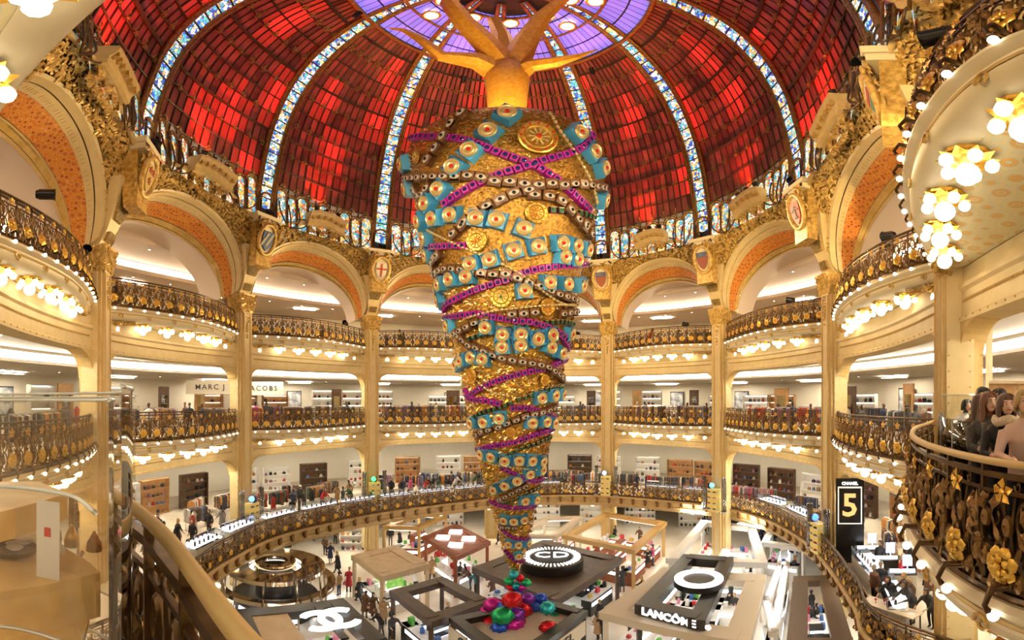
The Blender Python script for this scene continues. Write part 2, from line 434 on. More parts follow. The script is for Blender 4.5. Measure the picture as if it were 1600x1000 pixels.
def column(k):
    P = COLP[k]; d = unit(np.array([P[0], P[1]]) - C0); o = np.array([d[0], d[1], 0]); t = np.array([-d[1], d[0], 0]); ax = (t, -o, (0, 0, 1))
    root = thing('column', '%s cream column with gilt capital rising past the balconies' % COLN[k], 'column', (P[0], P[1], ZG), 0, None, 'structure')
    c = lambda a, b, z: np.array([P[0], P[1], 0]) + t * a - o * b + np.array([0, 0, z])
    mb = MB(); mb.box(c(0, -.1, (ZG + ZCAP) / 2), (1.0, 1.0, ZCAP - ZG), ax); mb.obj('shaft', cream, root)
    mb = MB(); z0, z1 = ZG + .3, ZCAP - 1.2
    mb.box(c(0, .42, (z0 + z1) / 2), (.62, .12, z1 - z0), ax); mb.obj('pilaster', cream2, root)
    for sx in (-1, 1):
        mb = MB(); mb.box(c(sx * .27, .5, (z0 + z1) / 2), (.05, .06, z1 - z0), ax); mb.obj('fillet', cream, root)
        mb = MB(); mb.box(c(sx * .56, -.1, (z0 + z1) / 2), (.10, .75, z1 - z0), ax); mb.obj('side_strip', cream2, root)
    for lo, hi in ((Z2F + .2, Z3B - .2), (Z1F + .2, Z2B - .2)):
        mb = MB()
        for sx in (-1, 1):
            for q in (-.36, .22):
                for z in np.arange(lo, hi, .42): mb.ball(c(sx * .615, q, z), (.03, .03, .03), 5, 3)
        mb.obj('rivets', tan_p, root)['kind'] = 'stuff'
    mb = MB(); mb.box(c(0, .42, ZCAP - 1.15), (.72, .2, .14), ax); mb.obj('collar', cream2, root)
    mb = MB(); mb.box(c(0, .0, ZCAP - .55), (1.05, 1.05, 1.15), ax, 1.32)
    leafset(mb, 90, lambda a, b: (c((a - .5) * (1.05 + .3 * b), .52 + .16 * b, ZCAP - 1.1 + 1.05 * b), -o, t), .3, R)
    for sx in (-1, 1): leafset(mb, 50, lambda a, b: (c(sx * (.55 + .15 * b), (a - .5), ZCAP - 1.1 + 1.05 * b), t * sx, o), .3, R)
    mb.obj('capital', goldleaf, root)
    mb = MB(); leafset(mb, 26, lambda a, b: (c((a - .5) * .4 * (1 - b), .5, ZCAP - 1.2 - 1.6 * b), -o, t), .2, R); mb.obj('garland', goldleaf, root)
for k in range(8): column(k)

# ------------------------------------------------------------------ balconies
paint_soffit = roundels('painted_soffit', (.84, .70, .38), (.80, .52, .18), (.72, .70, .50), 2.2)
def spiral(mb, c, r0, turns, ang, sgn, r, X, Z, n=16, nn=4):
    pts = []
    for i in range(n + 1):
        t = i / n; a = ang + sgn * turns * 2 * PI * t; q = r0 * (1 - .82 * t); pts.append(np.array(c) + np.array(X) * q * math.cos(a) + np.array(Z) * q * math.sin(a))
    mb.tube(pts, [r * (1 - .4 * i / n) for i in range(n + 1)], nn)
def panel_mesh(dark):
    mb = MB(); X, Y, Z = (1, 0, 0), (0, 1, 0), (0, 0, 1)
    for x in (-.5,): mb.box((x, 0, .5), (.045, .05, 1.0))
    mb.box((0, 0, .06), (1.0, .05, .05)); mb.box((0, 0, .92), (1.0, .05, .04)); mb.box((0, 0, .80), (1.0, .03, .025))
    for sx in (-1, 1):
        spiral(mb, (sx * .26, 0, .26), .2, 1.4, PI / 2, sx, .022, X, Z); spiral(mb, (sx * .25, 0, .62), .17, 1.4, -PI / 2, -sx, .022, X, Z)
        mb.tube([(sx * .06, 0, .08), (sx * .12, -.05, .3), (sx * .04, -.03, .5), (sx * .1, -.02, .78)], [.03, .02, .025, .015], 4)
        mb.tube([(sx * .48, 0, .1), (sx * .4, -.08, .35), (sx * .46, -.05, .6), (sx * .38, 0, .8)], [.03, .02, .02, .012], 4)
        spiral(mb, (sx * .12, 0, .86), .06, 1.0, 0, sx, .012, X, Z, 8)
    mb.cur = 1
    rg = random.Random(3)
    leafset(mb, 30, lambda a, b: ((a - .5, -.04 - .04 * rg.random(), .08 + .7 * b), (0, -1, 0), (1, 0, 0)), .19, rg, .035)
    for x, z, r in ((-.4, .3, .1), (.4, .3, .1), (-.2, .14, .09), (.2, .14, .09), (-.38, .6, .08), (.38, .6, .08), (0, .56, .09)):
        mb.lathe([(r, -.01), (r * .8, .03), (r * .3, .05), (.0, .02)], 9, (x, -.04, z), ((1, 0, 0), (0, 0, 1), (0, -1, 0)))
    return mb.mesh('scroll_panel', [bronze, dark], 'auto')
PANEL = panel_mesh(bronze2)
def flower_mesh():
    mb = MB()
    for ring_, n, r0, r1, dy, wd in ((0, 7, .15, 1.0, .0, .46), (1, 6, .1, .66, -.16, .36)):
        for k in range(n):
            a = 2 * PI * k / n + .2 + ring_ * .4; d = np.array([math.cos(a), 0, math.sin(a)]); e = np.array([-d[2], 0, d[0]]); y = np.array([0, 1.0, 0])
            pts = [d * r0, d * (r0 + (r1 - r0) * .45) + e * wd * .8 * r1, d * (r0 + (r1 - r0) * .85) + e * wd * .72 * r1, d * r1 * 1.02, d * (r0 + (r1 - r0) * .85) - e * wd * .72 * r1, d * (r0 + (r1 - r0) * .45) - e * wd * .8 * r1, d * (r0 + (r1 - r0) * .6)]
            off = [-.05, -.2, -.16, -.05, -.16, -.2, -.34]
            mb.add([q + y * (dy + o2) for q, o2 in zip(pts, off)], [(6, i, (i + 1) % 6) for i in range(6)])
    mb.ball((0, -.38, 0), (.2, .16, .2), 8, 5)
    return mb.mesh('gilt_flower', gold, True)
FLOWER = flower_mesh()
def small_flower_mesh():
    mb = MB()
    for k in range(5):
        a = 2 * PI * k / 5 + PI / 2; d = np.array([math.cos(a), 0, math.sin(a)]); e = np.array([-d[2], 0, d[0]])
        mb.add([d * .1, d * .6 + e * .35 + np.array([0, -.2, 0]), d * 1.0, d * .6 - e * .35 + np.array([0, -.2, 0])], [(0, 3, 2, 1)])
    mb.ball((0, -.15, 0), (.25, .2, .25), 6, 4)
    return mb.mesh('gilt_blossom', gold)
BLOSSOM = small_flower_mesh()
mb = MB(); mb.ball((0, 0, 0), 1, 10, 7); BULB = mb.mesh('bulb', bulbm, True)
mb = MB(); mb.ball((0, 0, 0), 1, 9, 6); GLOBE = mb.mesh('globe', globem, True)
mb = MB(); mb.ball((0, 0, 0), 1, 8, 6); GLOBES = mb.mesh('globe', globes_m, True)
mb = MB(); mb.tube([(0, .22, .25), (0, -.02, .3), (0, -.1, .15), (0, -.06, .07)], [.045, .04, .03, .035], 5); BRK = mb.mesh('bulb_bracket', bronze, True)
def lamp_base_mesh():
    mb = MB(); mb.lathe([(.34, 0), (.33, -.06), (.22, -.1), (.12, -.16), (.06, -.2)], 12)
    for k in range(10):
        a = 2 * PI * k / 10; d = np.array([math.cos(a), math.sin(a), 0]); e = np.array([-d[1], d[0], 0])
        mb.add([d * .14 + np.array([0, 0, -.04]), d * .3 + e * .1 + np.array([0, 0, -.12]), d * .44 + np.array([0, 0, -.08]), d * .3 - e * .1 + np.array([0, 0, -.12])], [(0, 1, 2, 3)])
    return mb.mesh('lamp_base', gold, False)
LBASE = lamp_base_mesh()
def lamp_cluster(p, label, group, n=5, sc=1.0):
    root = thing('lamp_cluster' if n else 'globe_lamp', label, 'lamp', p, R.random() * .6, group)
    link('lamp_base', LBASE, root, Matrix.Scale(sc, 4), None, True)
    link('globe', GLOBE, root, Matrix.Translation((0, 0, -.34 * sc)) @ Matrix.Scale(.18 * sc, 4), None, True)
    for k in range(n):
        a = 2 * PI * k / n
        link('globe', GLOBES, root, Matrix.Translation((.33 * sc * math.cos(a), .33 * sc * math.sin(a), -.2 * sc)) @ Matrix.Scale(.105 * sc, 4), None, True)
    return root
mb = MB()
LEVN = {3: 'upper', 2: 'middle'}
def railing(P, L, zr, zf, label, n, level, group, lod=0, fl=.2):
    mid = P[len(P) // 2]
    root = thing('balcony_railing', label, 'railing', (mid[0], mid[1], zf), 0, group)
    fr = frames(P)
    mb = MB(); hw = .045 if lod < 2 else (.05 if lod == 2 else .025)
    mb.sweep([(np.array(p) + np.array([0, 0, zr]), o, u) for p, o, u in fr], [(-hw, -.03), (-hw * .6, .03), (hw * .6, .03), (hw, -.03)]); mb.obj('handrail', bronze if lod < 2 else tan_p, root, True)
    mb = MB(); mb.sweep([(np.array(p) + np.array([0, 0, zf + .03]), o, u) for p, o, u in fr], [(-.06, -.05), (-.06, .05), (.06, .05), (.06, -.05)]); mb.obj('bottom_rail', bronze, root)
    Q, _ = resample(P, 2 * n); F2 = frames(Q); wd = L / n; ht = zr - zf
    for i in range(n):
        p, o, u = F2[2 * i + 1]; o = np.array(o); t = np.array([-o[1], o[0], 0])
        link('scroll_panel', PANEL, root, frame_mat((p[0], p[1], zf + .04), t, o, (0, 0, 1), (wd, 1.0, ht - .06)))
        q = np.array(p) - o * .1
        link('gilt_flower', FLOWER, root, frame_mat((q[0], q[1], zf + ht * .30), t, o, (0, 0, 1), fl))
        link('gilt_blossom', BLOSSOM, root, frame_mat((q[0], q[1], zf + ht * .82), t, o, (0, 0, 1), fl * .65))
        if level:
            q = np.array(p) - o * .22
            bk = link('bulb_bracket', BRK, root, frame_mat((q[0], q[1], zf - .1), t, o, (0, 0, 1), 1.0))
            link('bulb', BULB, bk, frame_mat((q[0], q[1], zf - .1), t, o, (0, 0, 1), .058))
    return root
def lamps(b, lv, P, zf, low):
    N = 7; Q, _ = resample(P, 2 * N); F4 = frames(Q)
    for i in range(N):
        p, o, u = F4[2 * i + 1]; o = np.array(o); q = np.array(p) + o * .52 + np.array([0, 0, zf - low])
        end = i in (0, N - 1)
        if any(math.hypot(q[0] - c[0], q[1] - c[1]) < 1.15 for c in COLP[:8]): continue
        lamp_cluster(q, 'gilt %s under the %s balcony of the %s bay, %s from the left' % ('single globe lamp' if end else 'globe lamp cluster', LEVN[lv], ORD[b], NTH[i]), 'globe lamps under the balconies', 0 if end else 5, 1.0)
def balcony(b, lv):
    zr, zf, zb = (Z3R, Z3F, Z3B) if lv == 3 else (Z2R, Z2F, Z2B)
    P, L = resample(bal_pts(b), 36); fr = frames(P)
    low = .62
    root = thing('balcony', 'cream bowed %s balcony of the %s bay from the left' % (LEVN[lv], ORD[b]) if b < 8 else 'cream bowed balcony edge overhead nearest the viewer', 'balcony', (P[18][0], P[18][1], zf), 0, None, 'structure')
    up = lambda F, z: [(np.array(p) + np.array([0, 0, z]), o, u) for p, o, u in F]
    mb = MB(); mb.sweep(up(fr, zf), [(-.1, .0), (-.16, -.06), (-.16, -.12), (-.02, -.2), (.0, -.3), (-.04, -.36), (-.02, -.46), (.06, -.56), (.2, -low), (.5, -low), (.5, 0)]); mb.obj('fascia', ivory, root, 'auto')
    mb = MB(); mb.sweep(up(fr, zf - .26), [(-.03, 0), (-.05, -.03), (-.03, -.06), (0, -.03)]); mb.obj('moulding', tan_p, root)
    # small scroll brackets over the fascia
    Q, _ = resample(P, 14); F2 = frames(Q)
    for i in range(1, 14, 2):
        p, o, u = F2[i]; o = np.array(o); t = np.array([-o[1], o[0], 0]); m2 = MB()
        spiral(m2, np.array(p) + np.array([0, 0, zf - .42]) - o * .05, .13, 1.3, 0, 1, .03, t, np.array([0, 0, 1]), 12); m2.obj('scroll_bracket', goldleaf, root)
    # painted soffit back to the beam
    G = ring_pts(b, .995 if b < 7 else 1.0, 36, .05)
    mb = MB(); mb.grid(lambda u, v: tuple((np.array(P[round(u * 36)]) + (np.array(fr[round(u * 36)][1][:2]) * .3)) * (1 - v) + np.array(G[round(u * 36)]) * v) + (zf - low + .02,), 36, 2); mb.obj('soffit', paint_soffit, root)
    # lamps under the soffit
    lamps(b, lv, P, zf, low)
    if b == 8: return
    # beam with stepped mouldings, and its quarter round corners
    F3 = frames(G)
    h = zf - low - zb
    mb = MB(); mb.sweep(up(F3, zb), [(0, h), (0, h * .72), (-.1, h * .68), (-.1, h * .6), (-.02, h * .55), (-.02, h * .12), (-.08, h * .08), (-.08, 0), (.7, 0), (.7, h)]); mb.obj('beam', cream2, root)
    m2 = MB(); n = 90; Gs, _ = resample(G, n * 2); Fs = frames(Gs)
    for zz in ((.62, .36) if lv == 3 else (.4,)):
        m2.tube([np.array(Fs[i][0]) - np.array(Fs[i][1]) * .04 + np.array([0, 0, zb + h * zz + .06 * abs(math.sin(i * PI / 2))]) for i in range(6, 2 * n - 5)], .022, 3)
    m2.obj('scallop_trim', tan_p, root)
    m2 = MB()
    for i in range(4, len(Fs) - 4, 9): m2.ball(np.array(Fs[i][0]) - np.array(Fs[i][1]) * .09 + np.array([0, 0, zb + .1]), .03, 5, 3)
    m2.obj('rivets', tan_p, root)['kind'] = 'stuff'
    for e, sg in ((0, 1), (36, -1)):
        p, o, u = F3[e]; o = np.array(o); t = unit(np.array(F3[18][0]) - np.array(p)); t = unit(t - o * np.dot(t, o)); m2 = MB(); rad = 1.15; N = 8
        prof = [(0, .02), (rad, .02)] + [(rad - rad * math.sin(PI / 2 * i / N), -rad + rad * math.cos(PI / 2 * i / N)) for i in range(N + 1)]
        n = len(prof); vs = [np.array(p) + t * a + np.array([0, 0, zb + z]) + o * q for q in (-.05, .68) for a, z in prof]
        m2.add(vs, [(i, (i + 1) % n, n + (i + 1) % n, n + i) for i in range(n)] + [tuple(range(n))[::-1], tuple(range(n, 2 * n))]); m2.obj('corner_bracket', cream, root)
        # gilt foliage in the corner under the lip
        m2 = MB(); q0 = np.array(P[0 if e == 0 else -1]); q1 = np.array(P[6 if e == 0 else -7])
        def leafp(a, c2):
            w2 = a ** 1.5; base = q0 * (1 - w2) + q1 * w2; return (tuple(base + o[:2] * (.1 + .5 * c2)) + (zf - low - .02 - (1 - a) ** 2 * .9 * c2,), (-o[0] * .5, -o[1] * .5, -1), t)
        leafset(m2, 70, leafp, .34, R, .09); m2.obj('corner_foliage', goldleaf, root)
for b in VIS:
    for lv in (3, 2):
        balcony(b, lv)
        zr, zf = (Z3R, Z3F) if lv == 3 else (Z2R, Z2F)
        P, L = resample(bal_pts(b), 40)
        railing(P, L, zr, zf, 'bronze scrollwork railing with gilt flowers on the %s balcony of the %s bay' % (LEVN[lv], ORD[b]), 14, lv, 'balcony railings', 2 if (b == 7 and lv == 2) else 0, .2)
balcony(8, 3)
# ------------------------------------------------------------------ arches over the upper balconies
ZS, ZCR = 6.85, 11.2
foliage_ground = mat('foliage_ground', (.36, .23, .07), .6, noise=((.20, .11, .025), 4), bump=.4)
def arch_front(b, u):           # opening edge in front, u in -1..1
    a = max(0.0, 1 - abs(u) ** 2.15); z = ZS + (ZCR - ZS) * a ** .5
    return b + .5 + .5 * u * .885, 1.0 - .06 * (z - ZS) / (ZCR - ZS), z
def arch_top(b, u):
    k = (1 - abs(u) ** 1.6)
    return b + .5 + .5 * u, .888 - .032 * k, 11.6 + 1.25 * k
def arch_face(b, u, v, lift=0.0):
    s0, r0, z0 = arch_front(b, u); s1, r1, z1 = arch_top(b, u)
    s = s0 + (s1 - s0) * v; z = z0 + (z1 - z0) * v; r = r0 + (r1 - r0) * (v ** .8)
    return np.array(RP(s, r - lift / 16.0, z))
def arch_back(b, u):
    a = max(0.0, 1 - abs(u) ** 2.15); z = ZS - .3 + (10.15 - ZS + .3) * a ** .5
    return b + .5 + .5 * u * .83, 1.055, z
def soff(b, u, w, lift=0):
    s0, r0, z0 = arch_front(b, u); s1, r1, z1 = arch_back(b, u)
    q = RP(s0 + (s1 - s0) * w, r0 + (r1 - r0) * w, z0 + (z1 - z0) * w)
    return np.array(q) - np.array([0, 0, lift])
panel_dark = mat('umber_relief_panel', (.33, .20, .06), .6, noise=((.62, .42, .14), 9), bump=.5)
shield_cols = {0: ((.62, .42, .12), (.35, .05, .03)), 1: ((.05, .10, .22), (.45, .40, .30)), 2: ((.80, .70, .50), (.55, .09, .05)), 3: ((.7, .6, .4), (.1, .2, .1)), 4: ((.35, .10, .04), (.05, .08, .22)), 5: ((.33, .08, .04), (.06, .12, .25)), 6: ((.62, .12, .05), (.08, .03, .03)), 7: ((.78, .70, .58), (.08, .22, .12))}
def uu(i, n): return -1 + 2 * i / n
def arch(b):
    c = arch_face(b, 0, .5)
    root = thing('arch', 'gilt foliage arch with orange painted soffit over the %s bay from the left' % ORD[b], 'arch', (c[0], c[1], ZS), 0, None, 'structure')
    N = 44
    U = lambda x: math.copysign(1 - (1 - abs(2 * x - 1)) ** 1.35, 2 * x - 1)
    def strip(name, m, v0, v1, l0, l1, smooth=True, nv=2, u0=0, u1=1):
        mb = MB(); mb.grid(lambda x, y: arch_face(b, U(u0 + (u1 - u0) * x), v0 + (v1 - v0) * y, l0 + (l1 - l0) * y), N, nv); return mb.obj(name, m, root, smooth)
    strip('archivolt', cream2, 0, .07, .05, .2); strip('archivolt', cream, .07, .09, .2, .12); strip('archivolt', cream2, .09, .17, .12, .10)
    strip('foliage_band', foliage_ground, .17, 1.0, 0, 0, True, 5)
    # the same face at the back so that the wall has thickness
    mb = MB(); mb.grid(lambda x, y: arch_face(b, U(x), y, -.5), N, 3); mb.obj('back_face', cream, root, True)
    mb = MB()
    def lf(a, c2):
        u = U(a); v = .2 + .63 * c2; p = arch_face(b, u, v, .02); q = arch_face(b, u + .01 * (1 if u < 0 else -1), v); w2 = arch_face(b, u, v + .02); t = q - p; n = np.cross(t, w2 - p)
        cc = np.append(C0, 12.0) - p
        return p, (n if np.dot(n, cc) > 0 else -n), t
    leafset(mb, 900 if b in (-1, 6, 0, 5) else 600, lf, .42 if b in (-1, 6) else .36, R, .10)
    tag(mb.obj('leaf_relief', goldleaf, root), None, None, None, 'stuff')
    # gilt outer moulding with volutes, in two halves, and the crest between them
    for sg in (-1, 1):
        m2 = MB(); pts = [arch_face(b, sg * (1 - .90 * (i / 20) ** .8) if i else sg * 1.0, .86 - .08 * (i / 20), .16) for i in range(21)]
        e = pts[-1]; X = unit(arch_face(b, 0, .8) - arch_face(b, sg * .3, .8)); Z = np.array([0, 0, 1.0])
        m2.tube(pts, [.11 + .06 * (i / 20) for i in range(21)], 6)
        m2.obj('scroll_moulding', gold if b == 99 else cream, root, True)
        m2 = MB(); spiral(m2, e + Z * .05, .34, 1.6, 0 if sg > 0 else PI, sg, .1, X * sg, Z, 22, 6); m2.obj('volute', goldleaf, root, True)
    m2 = MB(); fr = []
    for i in range(13):
        s = b + .5 + .16 * (i / 12 - .5) * 2; p = RP(s, .845, 12.5 + .45 * math.cos((i / 12 - .5) * 2.6)); d = unit(np.array(p[:2]) - C0); fr.append((p, (d[0], d[1], 0), (0, 0, 1)))
    m2.sweep(fr, [(.1, -.5), (-.05, -.45), (-.12, -.1), (-.3, .1), (-.42, .35), (-.42, .5), (.3, .5), (.5, .1), (.5, -.5)]); m2.obj('crest', cream, root)
    m2 = MB()
    for i in range(1, 12, 2):
        p, o, u = fr[i]; m2.box(np.array(p) - np.array(o) * .26 + np.array([0, 0, .02]), (.2, .2, .24), (np.array([-o[1], o[0], 0]), np.array(o), (0, 0, 1)))
    m2.obj('dentils', goldleaf, root)
    m2 = MB(); leafset(m2, 130, lambda a, c2: (RP(b + .5 + .27 * (a - .5), .862 + .02 * (1 - c2), 11.5 + .75 * c2), np.append(unit(C0 - ring(b + .5)), -.3), (1, 0, 0)), .4, R, .12); m2.obj('crest_foliage', goldleaf, root)
    # soffit bands
    def sb(name, m, w0, w1, lift=0):
        mb = MB(); mb.grid(lambda x, y: soff(b, U(x), w0 + (w1 - w0) * y, lift), N, 2); mb.obj(name, m, root, True)
    sb('soffit_edge', cream2, 0, .22); sb('orange_soffit', orange_m, .22, .74, .03); sb('soffit_rim', cream, .74, .78, .08); sb('gilt_panels_band', mat('soffit_gilt_band', (.80, .56, .18), .5, noise=((.62, .38, .08), 3)), .78, .93, .03); sb('soffit_rim', cream, .93, 1.0, .08)
    mb = MB(); mb.grid(lambda x, y: np.array(RP(arch_back(b, U(x))[0], 1.055 + .12 * y, arch_back(b, U(x))[2])), N, 2); mb.obj('inner_vault', ceilpink, root, True)
    mb = MB(); mb.grid(lambda x, y: np.array(RP(b + .5 + (arch_back(b, U(x))[0] - b - .5) * (1 + y * .2), 1.17, arch_back(b, U(x))[2] + y * 1.6)), N, 1); mb.obj('inner_wall', ceilpink, root, True)
    # little slots along the pale edge
    m2 = MB()
    for i in range(0, 60):
        if i % 6 == 5: continue
        u = U((i + .5) / 60); p = soff(b, u, .11, .0); q = soff(b, u, .15, 0); t = soff(b, U((i + .7) / 60), .11) - p
        if np.linalg.norm(t) > .001: m2.box((p + q) / 2, (.035, np.linalg.norm(q - p) * 2.2, .02), (unit(t), unit(q - p), unit(np.cross(t, q - p))))
    tag(m2.obj('slots', tan_p, root), None, None, None, 'stuff')
for b in [-1, 0, 1, 2, 3, 4, 5, 6, 7]: arch(b)
# spandrel panels and cartouches over the columns
def star(mb, c, X, Y, Zn, r, n=5, inn=.45):
    pts = []
    for i in range(2 * n):
        a = PI / 2 + PI * i / n; q = r if i % 2 == 0 else r * inn; pts.append(np.array(c) + X * q * math.cos(a) + Y * q * math.sin(a))
    m = len(pts); mb.add(pts + [p + Zn * .03 for p in pts], [tuple(range(m, 2 * m))] + [(i, (i + 1) % m, m + (i + 1) % m, m + i) for i in range(m)])
def cartouche(k):
    P = np.array(RP(k, .885, 10.2)); d = np.append(C0 - P[:2], 0); d = unit(d); n = unit(d - np.array([0, 0, .28])); X = unit(np.cross((0, 0, 1), d)); Y = np.cross(n, X)
    nm = {0: 'ochre shield with three dark stars', 1: 'blue shield with pale diagonal bands', 2: 'white shield with a red cross', 3: 'plain pale shield', 4: 'russet shield with blue top', 5: 'red shield under a blue lattice band', 6: 'red shield with a black bird', 7: 'white and green shield with a red band'}[k]
    root = thing('cartouche', 'oval gilt cartouche holding a %s' % nm, 'cartouche', P, 0, 'cartouches over the columns')
    ca, cb = mat('shield_%d' % k, shield_cols[k][0], .5), mat('shield_%d_b' % k, shield_cols[k][1], .5)
    at = lambda a, b2, c: P + X * a + Y * b2 + n * c
    # pedestal and cornice
    mb = MB(); mb.box(P - d * .25 + np.array([0, 0, -.3]), (1.25, .6, 3.0), (X, -d, (0, 0, 1)), 1.25)
    leafset(mb, 120, lambda a, c2: (at((a - .5) * 1.45, (c2 - .5) * 2.8, .1), n, X), .36, R, .1); mb.obj('pedestal', goldleaf, root)
    mb = MB(); mb.box(P + d * .05 + np.array([0, 0, 1.45]), (2.0, 1.0, .22), (X, -d, (0, 0, 1)), 1.12); mb.box(P + d * .05 + np.array([0, 0, 1.2]), (1.7, .8, .25), (X, -d, (0, 0, 1)), 1.1); mb.obj('cornice', ivory, root)
    ov = lambda r1, r2, m, q: [at(r1 * math.cos(2 * PI * i / m), r2 * math.sin(2 * PI * i / m), q) for i in range(m)]
    mb = MB(); mb.tube(ov(.68, .98, 28, .34), .13, 6, True); mb.obj('frame', goldleaf, root, True)
    mb = MB(); v = ov(.64, .95, 28, .32); mb.add(v, [tuple(range(28))]); mb.obj('field', ivory, root)
    mb = MB(); sh = [(-.42, .55), (.42, .55), (.44, .1), (.36, -.3), (.18, -.58), (0, -.72), (-.18, -.58), (-.36, -.3), (-.44, .1)]
    m = len(sh); mb.add([at(a, b2, .34) for a, b2 in sh] + [at(a, b2, .42) for a, b2 in sh], [tuple(range(m, 2 * m))] + [(i, (i + 1) % m, m + (i + 1) % m, m + i) for i in range(m)]); mb.obj('shield', ca, root)
    mb = MB(); bx = lambda a, b2, w2, h2, rot=0: mb.box(at(a, b2, .43), (w2, h2, .04), (X * math.cos(rot) + Y * math.sin(rot), Y * math.cos(rot) - X * math.sin(rot), n))
    if k == 0:
        for a, b2 in ((-.18, .3), (.18, .3), (0, -.2)): star(mb, at(a, b2, .42), X, Y, n, .2)
    elif k == 1:
        for q in (-.25, .15): bx(q, 0, .16, 1.0, -.5)
    elif k == 2: bx(0, -.05, .14, 1.05); bx(0, .05, .8, .14)
    elif k in (4, 5):
        bx(0, .36, .8, .36)
        mb.cur = 1
        for i in range(5): bx(-.32 + .16 * i, .36, .03, .42, .7); bx(-.32 + .16 * i, .36, .03, .42, -.7)
    elif k == 6: bx(0, -.05, .12, .7); bx(-.16, .12, .34, .1, .5); bx(.16, .12, .34, .1, -.5); bx(0, -.35, .3, .1)
    elif k == 7:
        mb.add([at(-.4, -.1, .43), at(.42, -.1, .43), at(.3, -.45, .43), at(0, -.7, .43)], [(3, 2, 1, 0)]); mb.cur = 1; bx(0, .12, .84, .28)
    else: bx(0, 0, .3, .3)
    mb.obj('emblem', [cb, mat('shield_red', (.5, .06, .06), .5) if k == 7 else mat('shield_pale', (.6, .55, .45), .5)], root)
    # volutes on top and drops under the oval
    for sg in (-1, 1):
        mb = MB(); spiral(mb, at(sg * .42, 1.0, .3), .24, 1.5, -PI / 2, sg, .07, X, Y, 16, 5); mb.obj('volute', goldleaf, root, True)
    mb = MB(); mb.tube([at(.95 * math.sin(a), -1.2 * math.cos(a), .2) for a in np.linspace(-1.0, 1.0, 11)], .07, 5); mb.obj('swag', goldleaf, root, True)
    # the tapering panels between the two arches, down to the capital
    for z0, z1, w0, w1 in ((8.0, 8.75, .34, .58), (7.05, 7.45, .26, .3)):
        q = lambda z, w2, sx: np.array(RP(k, 1.0 - .022 - .112 * max(0, (z - 6.85) / 4.75) ** .8, z)) + X * w2 * sx
        mb = MB(); a = [q(z0, w0, -1), q(z0, w0, 1), q(z1, w1, 1), q(z1, w1, -1)]; mb.add(a + [p - d * .25 for p in a], [(3, 2, 1, 0), (0, 1, 2, 3), (0, 4, 5, 1), (1, 5, 6, 2), (2, 6, 7, 3), (3, 7, 4, 0)]); mb.obj('relief_panel', panel_dark, root)
    q = lambda z, w2, sx, dd: np.array(RP(k, 1.0 - .014 - .112 * max(0, (z - 6.85) / 4.75) ** .8, z)) + X * w2 * sx - d * dd
    mb = MB(); pr = [(ZCAP, .46), (7.6, .45), (8.3, .58), (9.0, .8), (9.8, 1.1)]
    n2 = len(pr); vs = [q(z, w2, sx, dd) for dd in (0, .5) for sx in (-1, 1) for z, w2 in pr]
    fs = []
    for i in range(n2 - 1): fs += [(i, i + 1, n2 + i + 1, n2 + i), (i, 2 * n2 + i, 2 * n2 + i + 1, i + 1), (n2 + i, n2 + i + 1, 3 * n2 + i + 1, 3 * n2 + i)]
    mb.add(vs, fs); mb.obj('spandrel', cream2, root)
for k in range(8): cartouche(k)

# ------------------------------------------------------------------ dome
PROF = [(.89, 12.0), (.882, 13.2), (.868, 14.6), (.85, 16.0), (.82, 18.0), (.77, 20.1), (.70, 22.2), (.61, 24.1), (.50, 25.7), (.40, 26.8), (.28, 27.7), (.15, 28.2), (0.0, 28.45)]
_pp2 = catmull([np.array([a * 16, z]) for a, z in PROF], 200); PR, PLEN = resample(_pp2, 200)
def prof(q):
    x = max(0, min(1, q)) * 200; i = min(int(x), 199); p = PR[i] + (PR[i + 1] - PR[i]) * (x - i); return p[0] / 16, p[1]
def dome(s, q, lift=0.0):
    r, z = prof(q); e = .004; r2, z2 = prof(q + e); r1, z1 = prof(q - e); t = unit(((r2 - r1) * 16, z2 - z1)); nr, nz = -t[1], t[0]   # inward normal
    return np.array(RP(s, r + nr * lift / 16, z + nz * lift))
q_of_z = lambda z: min((abs(prof(i / 400)[1] - z), i / 400) for i in range(401))[1]
q_of_r = lambda r0: min((abs(prof(i / 400)[0] - r0), i / 400) for i in range(401))[1]
QA, QB = q_of_z(13.4), q_of_r(.42)
pane_red_lit = mat('red_lit_dome_glass', (.42, .10, .07), .35, noise=((.24, .06, .045), .8), rnd=.45)  # red light painted into the colour of the milky panes
pane_hot = mat('backlit_scarlet_glass', (.6, .05, .03), .35, emis=(1.0, .03, .02), es=.75, rnd=.3, sampling='NONE'); pane_warm = mat('backlit_dim_red_glass', (.5, .06, .04), .35, emis=(1.0, .04, .02), es=.22, rnd=.3, sampling='NONE')  # red glow painted on random panes, imitating bulbs behind the glass
pane_white = mat('milky_dome_glass', (.72, .66, .60), .3, rnd=.2)
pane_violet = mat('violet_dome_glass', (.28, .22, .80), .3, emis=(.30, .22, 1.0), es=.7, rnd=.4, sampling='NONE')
iron = mat('dome_iron', (.07, .042, .022), .45, .4)
ribm = mat('dome_rib_gilt', (.42, .22, .05), .4, .5, noise=((.22, .11, .03), 5))
st_rib = stained('rib_stained_glass', [(0, (.05, .12, .55)), (.16, (.75, .85, .95)), (.34, (.1, .45, .75)), (.48, (.95, .80, .35)), (.60, (.85, .9, .95)), (.78, (.15, .6, .6)), (.9, (.9, .45, .1))], 5.0, 1.1)
st_win = stained('arched_window_glass', [(0, (.95, .55, .1)), (.16, (.75, .85, .9)), (.34, (.1, .4, .7)), (.46, (.95, .82, .4)), (.6, (.8, .2, .05)), (.72, (.2, .55, .6)), (.86, (.9, .9, .8))], 5.0, .9)
